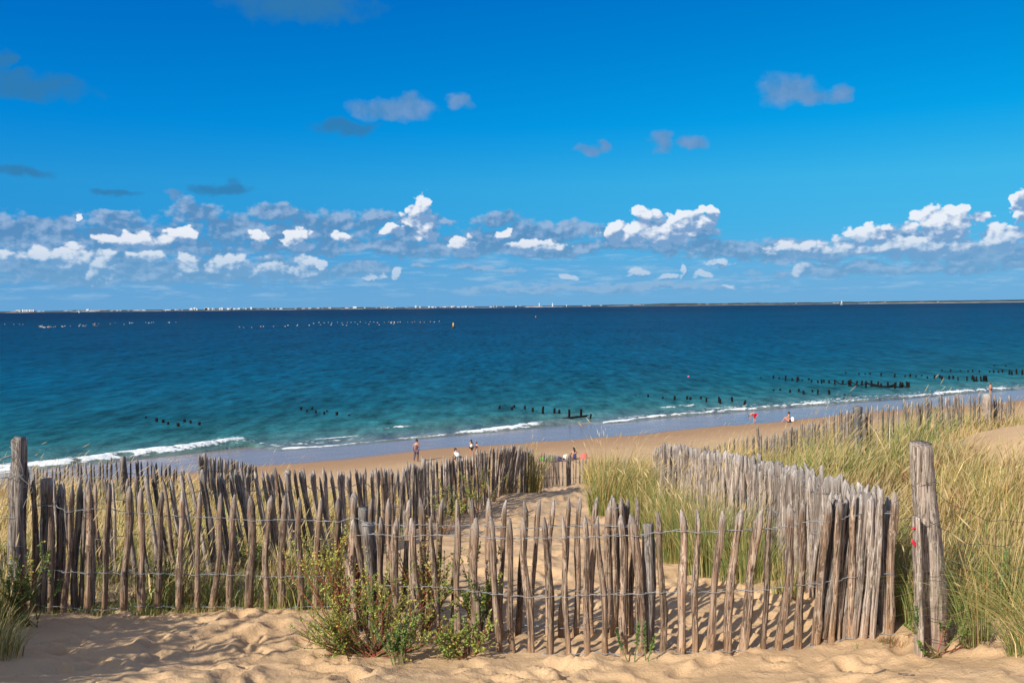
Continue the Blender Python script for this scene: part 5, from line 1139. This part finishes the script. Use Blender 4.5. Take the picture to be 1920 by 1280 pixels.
for (u, v) in spots:
    c_ = g.choice([FL_Y, FL_W]); zone = 'the dense cluster near the left edge' if u < 135 else 'the scattered clusters below the silos and sheds' if u < 350 else 'the nearer line left of the navigation buoy' if v > 607.5 else 'the long farther line reaching toward the navigation buoy'
    nm = 'orange' if c_ is FL_Y else 'pale'
    float_ball('mooring_float', atz(u, v, .1), g.uniform(.26, .46), c_, 'tiny %s float in %s' % (nm, zone), 'float', '%s floats in %s' % (nm, zone))
def nav_buoy(u, v, hpx, label, yellow=True):
    p = atz(u, v, 0); h = hpx * p[1] / F; root = empty('navigation_buoy', p); tag(root, label, 'buoy')
    bl = plain('buoy_black', (.02, .02, .02), .5, .4, .1); ye = plain('buoy_yellow', (.75, .42, .05), .5, .4, .1)
    v_, f_ = tube([(0, 0, -.2), (0, 0, .1 * h), (0, 0, .22 * h)], [.26 * h, .28 * h, .18 * h], 12); link('hull', mesh('hull', v_, f_, bl), root)
    v_, f_ = tube([(0, 0, .22 * h), (0, 0, .5 * h), (0, 0, .8 * h)], [.12 * h, .10 * h, .07 * h], 10); link('tower', mesh('tower', v_, f_, ye), root)
    v_, f_ = tube([(0, 0, .8 * h), (0, 0, .9 * h), (0, 0, h)], [.10 * h, .08 * h, .01 * h], 8); link('top_mark', mesh('top_mark', v_, f_, bl), root)
nav_buoy(850, 615, 13, 'yellow navigation buoy with black foot standing in the open sea'); nav_buoy(1004.5, 596, 5, 'smaller dark navigation buoy farther out, left of mid-sea')
def sailboat(u, v, hpx, label, hull=(.8, .8, .8), group=None):
    p = atz(u, v, 0); h = hpx * p[1] / F; root = empty('sailing_boat', p, R(20)); tag(root, label, 'sailing boat', group)
    sail = plain('white_sail', (.85, .86, .88), .7, .2, .05)
    L = h * .62; xs_ = np.linspace(-.5, .5, 7); V_ = []
    for x in xs_:
        w_ = .13 * (1 - (2 * x) ** 2) ** .6 + .01 if x < .45 else .012
        V_ += [(x * L, -w_ * L, .10 * L), (x * L * .92, 0, -.04 * L), (x * L, w_ * L, .10 * L)]
    q = [[3 * i + a, 3 * i + a + 1, 3 * i + a + 4, 3 * i + a + 3] for i in range(6) for a in (0, 1)] + [[3 * i + 2, 3 * i, 3 * i + 3, 3 * i + 5] for i in range(6)]
    link('hull', mesh('hull', V_, [np.array(q)], plain('boat_hull', hull, .4, .5, .05)), root)
    v_, f_ = tube([(0.05 * L, 0, 0), (.05 * L, 0, h)], .006 * h, 6); link('mast', mesh('mast', v_, f_, sail), root)
    def tri(a, c_, d): 
        a, c_, d = map(np.array, (a, c_, d)); m_ = (a + c_ + d) / 3 + np.array([0, .05 * L, 0]); e = np.array([0, .004 * L, 0])
        return [a, c_, d, m_, m_ + e], [np.array([[0, 1, 3], [1, 2, 3], [2, 0, 3], [1, 0, 4], [2, 1, 4], [0, 2, 4]])]
    link('mainsail', mesh('mainsail', *tri((.03 * L, 0, .16 * L), (-.48 * L, 0, .17 * L), (.04 * L, 0, h * .97)), sail), root)
    link('jib', mesh('jib', *tri((.08 * L, 0, h * .8), (.09 * L, 0, .14 * L), (.5 * L, 0, .12 * L)), sail), root)
sailboat(1578, 571.5, 9, 'white sailing boat with both sails up under the far right coast')
for k, (u, v, hp) in enumerate([(148, 586.5, 4), (220, 584.0, 2.5), (310, 583.5, 2.5), (510, 579.5, 2.5), (741, 577, 3), (975, 574.5, 3.2), (1177, 573, 2)]):
    sailboat(u, v, hp, 'tiny white sail below the far coast, %s of the small ones from the left' % ordinal(k + 1), group='tiny far sails')

# ------------------------------------------------------------------ far coast
DIST = 8000.0
LAND = plain('far_land', (.055, .075, .075), .95, .05, .35, .004); BEACHM = plain('far_beach', (.50, .46, .40), .9, .1, .25, .01)
FARW = plain('far_white_wall', (.58, .60, .64), .8, .2, .08, .05); FARR = plain('far_tile_roof', (.26, .12, .09), .8, .2, .1, .05); FARG = plain('far_grey_wall', (.40, .42, .44), .8, .2, .08, .05)
us = np.linspace(-500, 2420, 700)
hs = np.interp(us, [-500, 0, 60, 150, 260, 330, 430, 700, 1000, 1040, 1090, 1200, 1280, 1340, 1440, 1580, 1700, 2420], [2, 2, 3, 3, 2.5, 2.2, 3, 3, 1.2, 1.2, 2.2, 3.2, 4.6, 3.6, 4.2, 3.5, 4.2, 5]) * (DIST / F)
hs = np.maximum(3, hs + fbm(us * .06, us * 0, 4, 91) * 9)
X0 = (us - 960) / F * DIST
V_ = []
for x, h in zip(X0, hs): V_ += [(x, DIST, -3), (x, DIST + 15, 2.5), (x, DIST + 80, h * .8), (x, DIST + 300, h), (x, DIST + 1500, h * .6), (x, DIST + 1600, -3)]
n6 = 6; q = np.array([[i * n6 + j, (i + 1) * n6 + j, (i + 1) * n6 + j + 1, i * n6 + j + 1] for i in range(len(us) - 1) for j in range(n6 - 1)])
link('far_coast', mesh('far_coast', V_, [q], LAND))['kind'] = 'structure'
V_ = []
for u, x in zip(us, X0):
    k = .5 if (u > 1610 or 985 < u < 1045) else (.22 if u > 1270 else (.05 + .25 * (math.sin(u * .05) > .5)))
    V_ += [(x, DIST - 40, -1), (x, DIST - 6, 4.0 * k + .2), (x, DIST + 20, 6.5 * k + .5), (x, DIST + 60, 5.0 * k)]
q = np.array([[i * 4 + j, (i + 1) * 4 + j, (i + 1) * 4 + j + 1, i * 4 + j + 1] for i in range(len(us) - 1) for j in range(3)])
link('far_beach', mesh('far_beach', V_, [q], BEACHM))['kind'] = 'structure'
def ftop(u): return float(np.interp(u, us, hs))
def far_house(u, wpx, hpx, mat_, roofm, label, group, base=0.0, name='far_house'):
    s_ = DIST / F; x = (u - 960) * s_; w = wpx * s_; h = hpx * s_; root = empty(name, (x, DIST + 60, base * s_))
    if group:
        kind_ = ('wide ' if wpx > 4.5 else 'narrow ') + ('red-roofed ' if roofm else 'flat-roofed '); label = kind_ + label; group = kind_ + group
    tag(root, label, 'building', group)
    link('wall', mesh('wall', *box(0, 0, h / 2, w, 14, h), mat_, False), root)
    if roofm:
        V_ = [(-w / 2 - .3, -7.3, h), (w / 2 + .3, -7.3, h), (w / 2 + .3, 7.3, h), (-w / 2 - .3, 7.3, h), (-w / 2, 0, h + 3), (w / 2, 0, h + 3)]
        link('roof', mesh('roof', V_, [np.array([[0, 1, 5, 4], [2, 3, 4, 5]]), np.array([[1, 2, 5], [3, 0, 4]])], roofm, False), root)
    else: link('roof', mesh('roof', *box(0, 0, h + 1, w * .5, 7, 2), FARG, False), root)
    return root
g = random.Random(21)
for i in range(26):
    u = g.choice([g.gauss(370, 16), g.gauss(405, 26), g.gauss(445, 20)]); far_house(u, g.uniform(2, 5), g.uniform(2.0, 5.2), FARW, None, 'white block in the far town left of centre', 'white blocks of the far town', .6)
for i in range(48):
    u = g.uniform(470, 980); mm = g.choice([FARW, FARW, FARG]); far_house(u, g.uniform(2, 7), g.uniform(1.2, 3.4), mm, g.choice([FARR, None]), ('white' if mm is FARW else 'grey') + ' building on the far shore left of the lighthouses', ('white' if mm is FARW else 'grey') + ' buildings of the middle shore', .4)
for i in range(22):
    u = g.uniform(0, 340); mm = g.choice([FARW, FARG]); far_house(u, g.uniform(4, 14), g.uniform(1.2, 2.2), mm, None, ('white' if mm is FARW else 'grey') + ' harbour shed on the far left shore', ('white' if mm is FARW else 'grey') + ' sheds of the far harbour', .3)
for i in range(46):
    u = g.uniform(1090, 1920); far_house(u, g.uniform(2, 8), g.uniform(1.0, 2.0), FARW, g.choice([FARR, FARR, None]), 'white house on the far right shore, ' + ('beyond' if u > 1578 else 'left of') + ' the sailing boat', 'white houses ' + ('beyond' if u > 1578 else 'left of') + ' the sailing boat', .5)
s_ = DIST / F
def silos():
    root = empty('grain_silos', ((206 * 1.0 - 960) / 2 * 0 + (50 - 960) * s_, DIST + 40, 0)); tag(root, 'row of tall pale silos at the far left harbour', 'silos')
    for i in range(7):
        v_, f_ = tube([((i - 3) * 3.3 * s_, 0, 0), ((i - 3) * 3.3 * s_, 0, 5.2 * s_)], 1.5 * s_, 12); link('silo', mesh('silo', v_, f_, FARG if i % 2 else FARW), root)
    link('roof', mesh('roof', *box(0, 0, 5.45 * s_, 24 * s_, 10, .5 * s_), FARR, False), root)
silos()
far_house(29, 9, 4.6, FARG, None, 'blocky grey harbour building left of the silos', None, 0); far_house(22, 16, 2.4, FARR, None, 'low reddish harbour building at the far left', None, 0)
far_house(160, 5, 5.0, FARW, None, 'white domed harbour tower right of the silos', None, 0); far_house(178, 34, 2.8, FARG, FARR, 'long low grey warehouse with red roof on the far left shore', None, 0)
far_house(664, 7, 4.2, FARW, None, 'broad white block taller than its neighbours on the far middle shore', None, .3); far_house(779, 3, 4.6, FARW, None, 'narrow white tower on the far middle shore', None, .3)
def lighthouse(u, hpx, wpx, label):
    root = empty('lighthouse', ((u - 960) * s_, DIST + 10, 0)); tag(root, label, 'lighthouse')
    h = hpx * s_; w = wpx * s_
    v_, f_ = tube([(0, 0, 0), (0, 0, .45 * h), (0, 0, .82 * h)], [w * .75, w * .5, w * .42], 12); link('tower', mesh('tower', v_, f_, FARW), root)
    v_, f_ = tube([(0, 0, .82 * h), (0, 0, .85 * h)], [w * .62, w * .62], 12); link('gallery', mesh('gallery', v_, f_, FARG), root)
    v_, f_ = tube([(0, 0, .85 * h), (0, 0, .95 * h), (0, 0, h)], [w * .32, w * .32, .02], 10); link('lantern', mesh('lantern', v_, f_, FARG), root)
lighthouse(1012, 9.0, 1.7, 'left of two white towers on the low far point'); lighthouse(1037, 8.4, 2.0, 'right of two white towers on the low far point, cone-shaped'); lighthouse(1063, 5.2, .9, 'thin small mast-like tower right of the two white towers')
far_house(1003, 30, 1.0, FARW, FARR, 'long low building with red roof at the foot of the far white tower', None, .3)
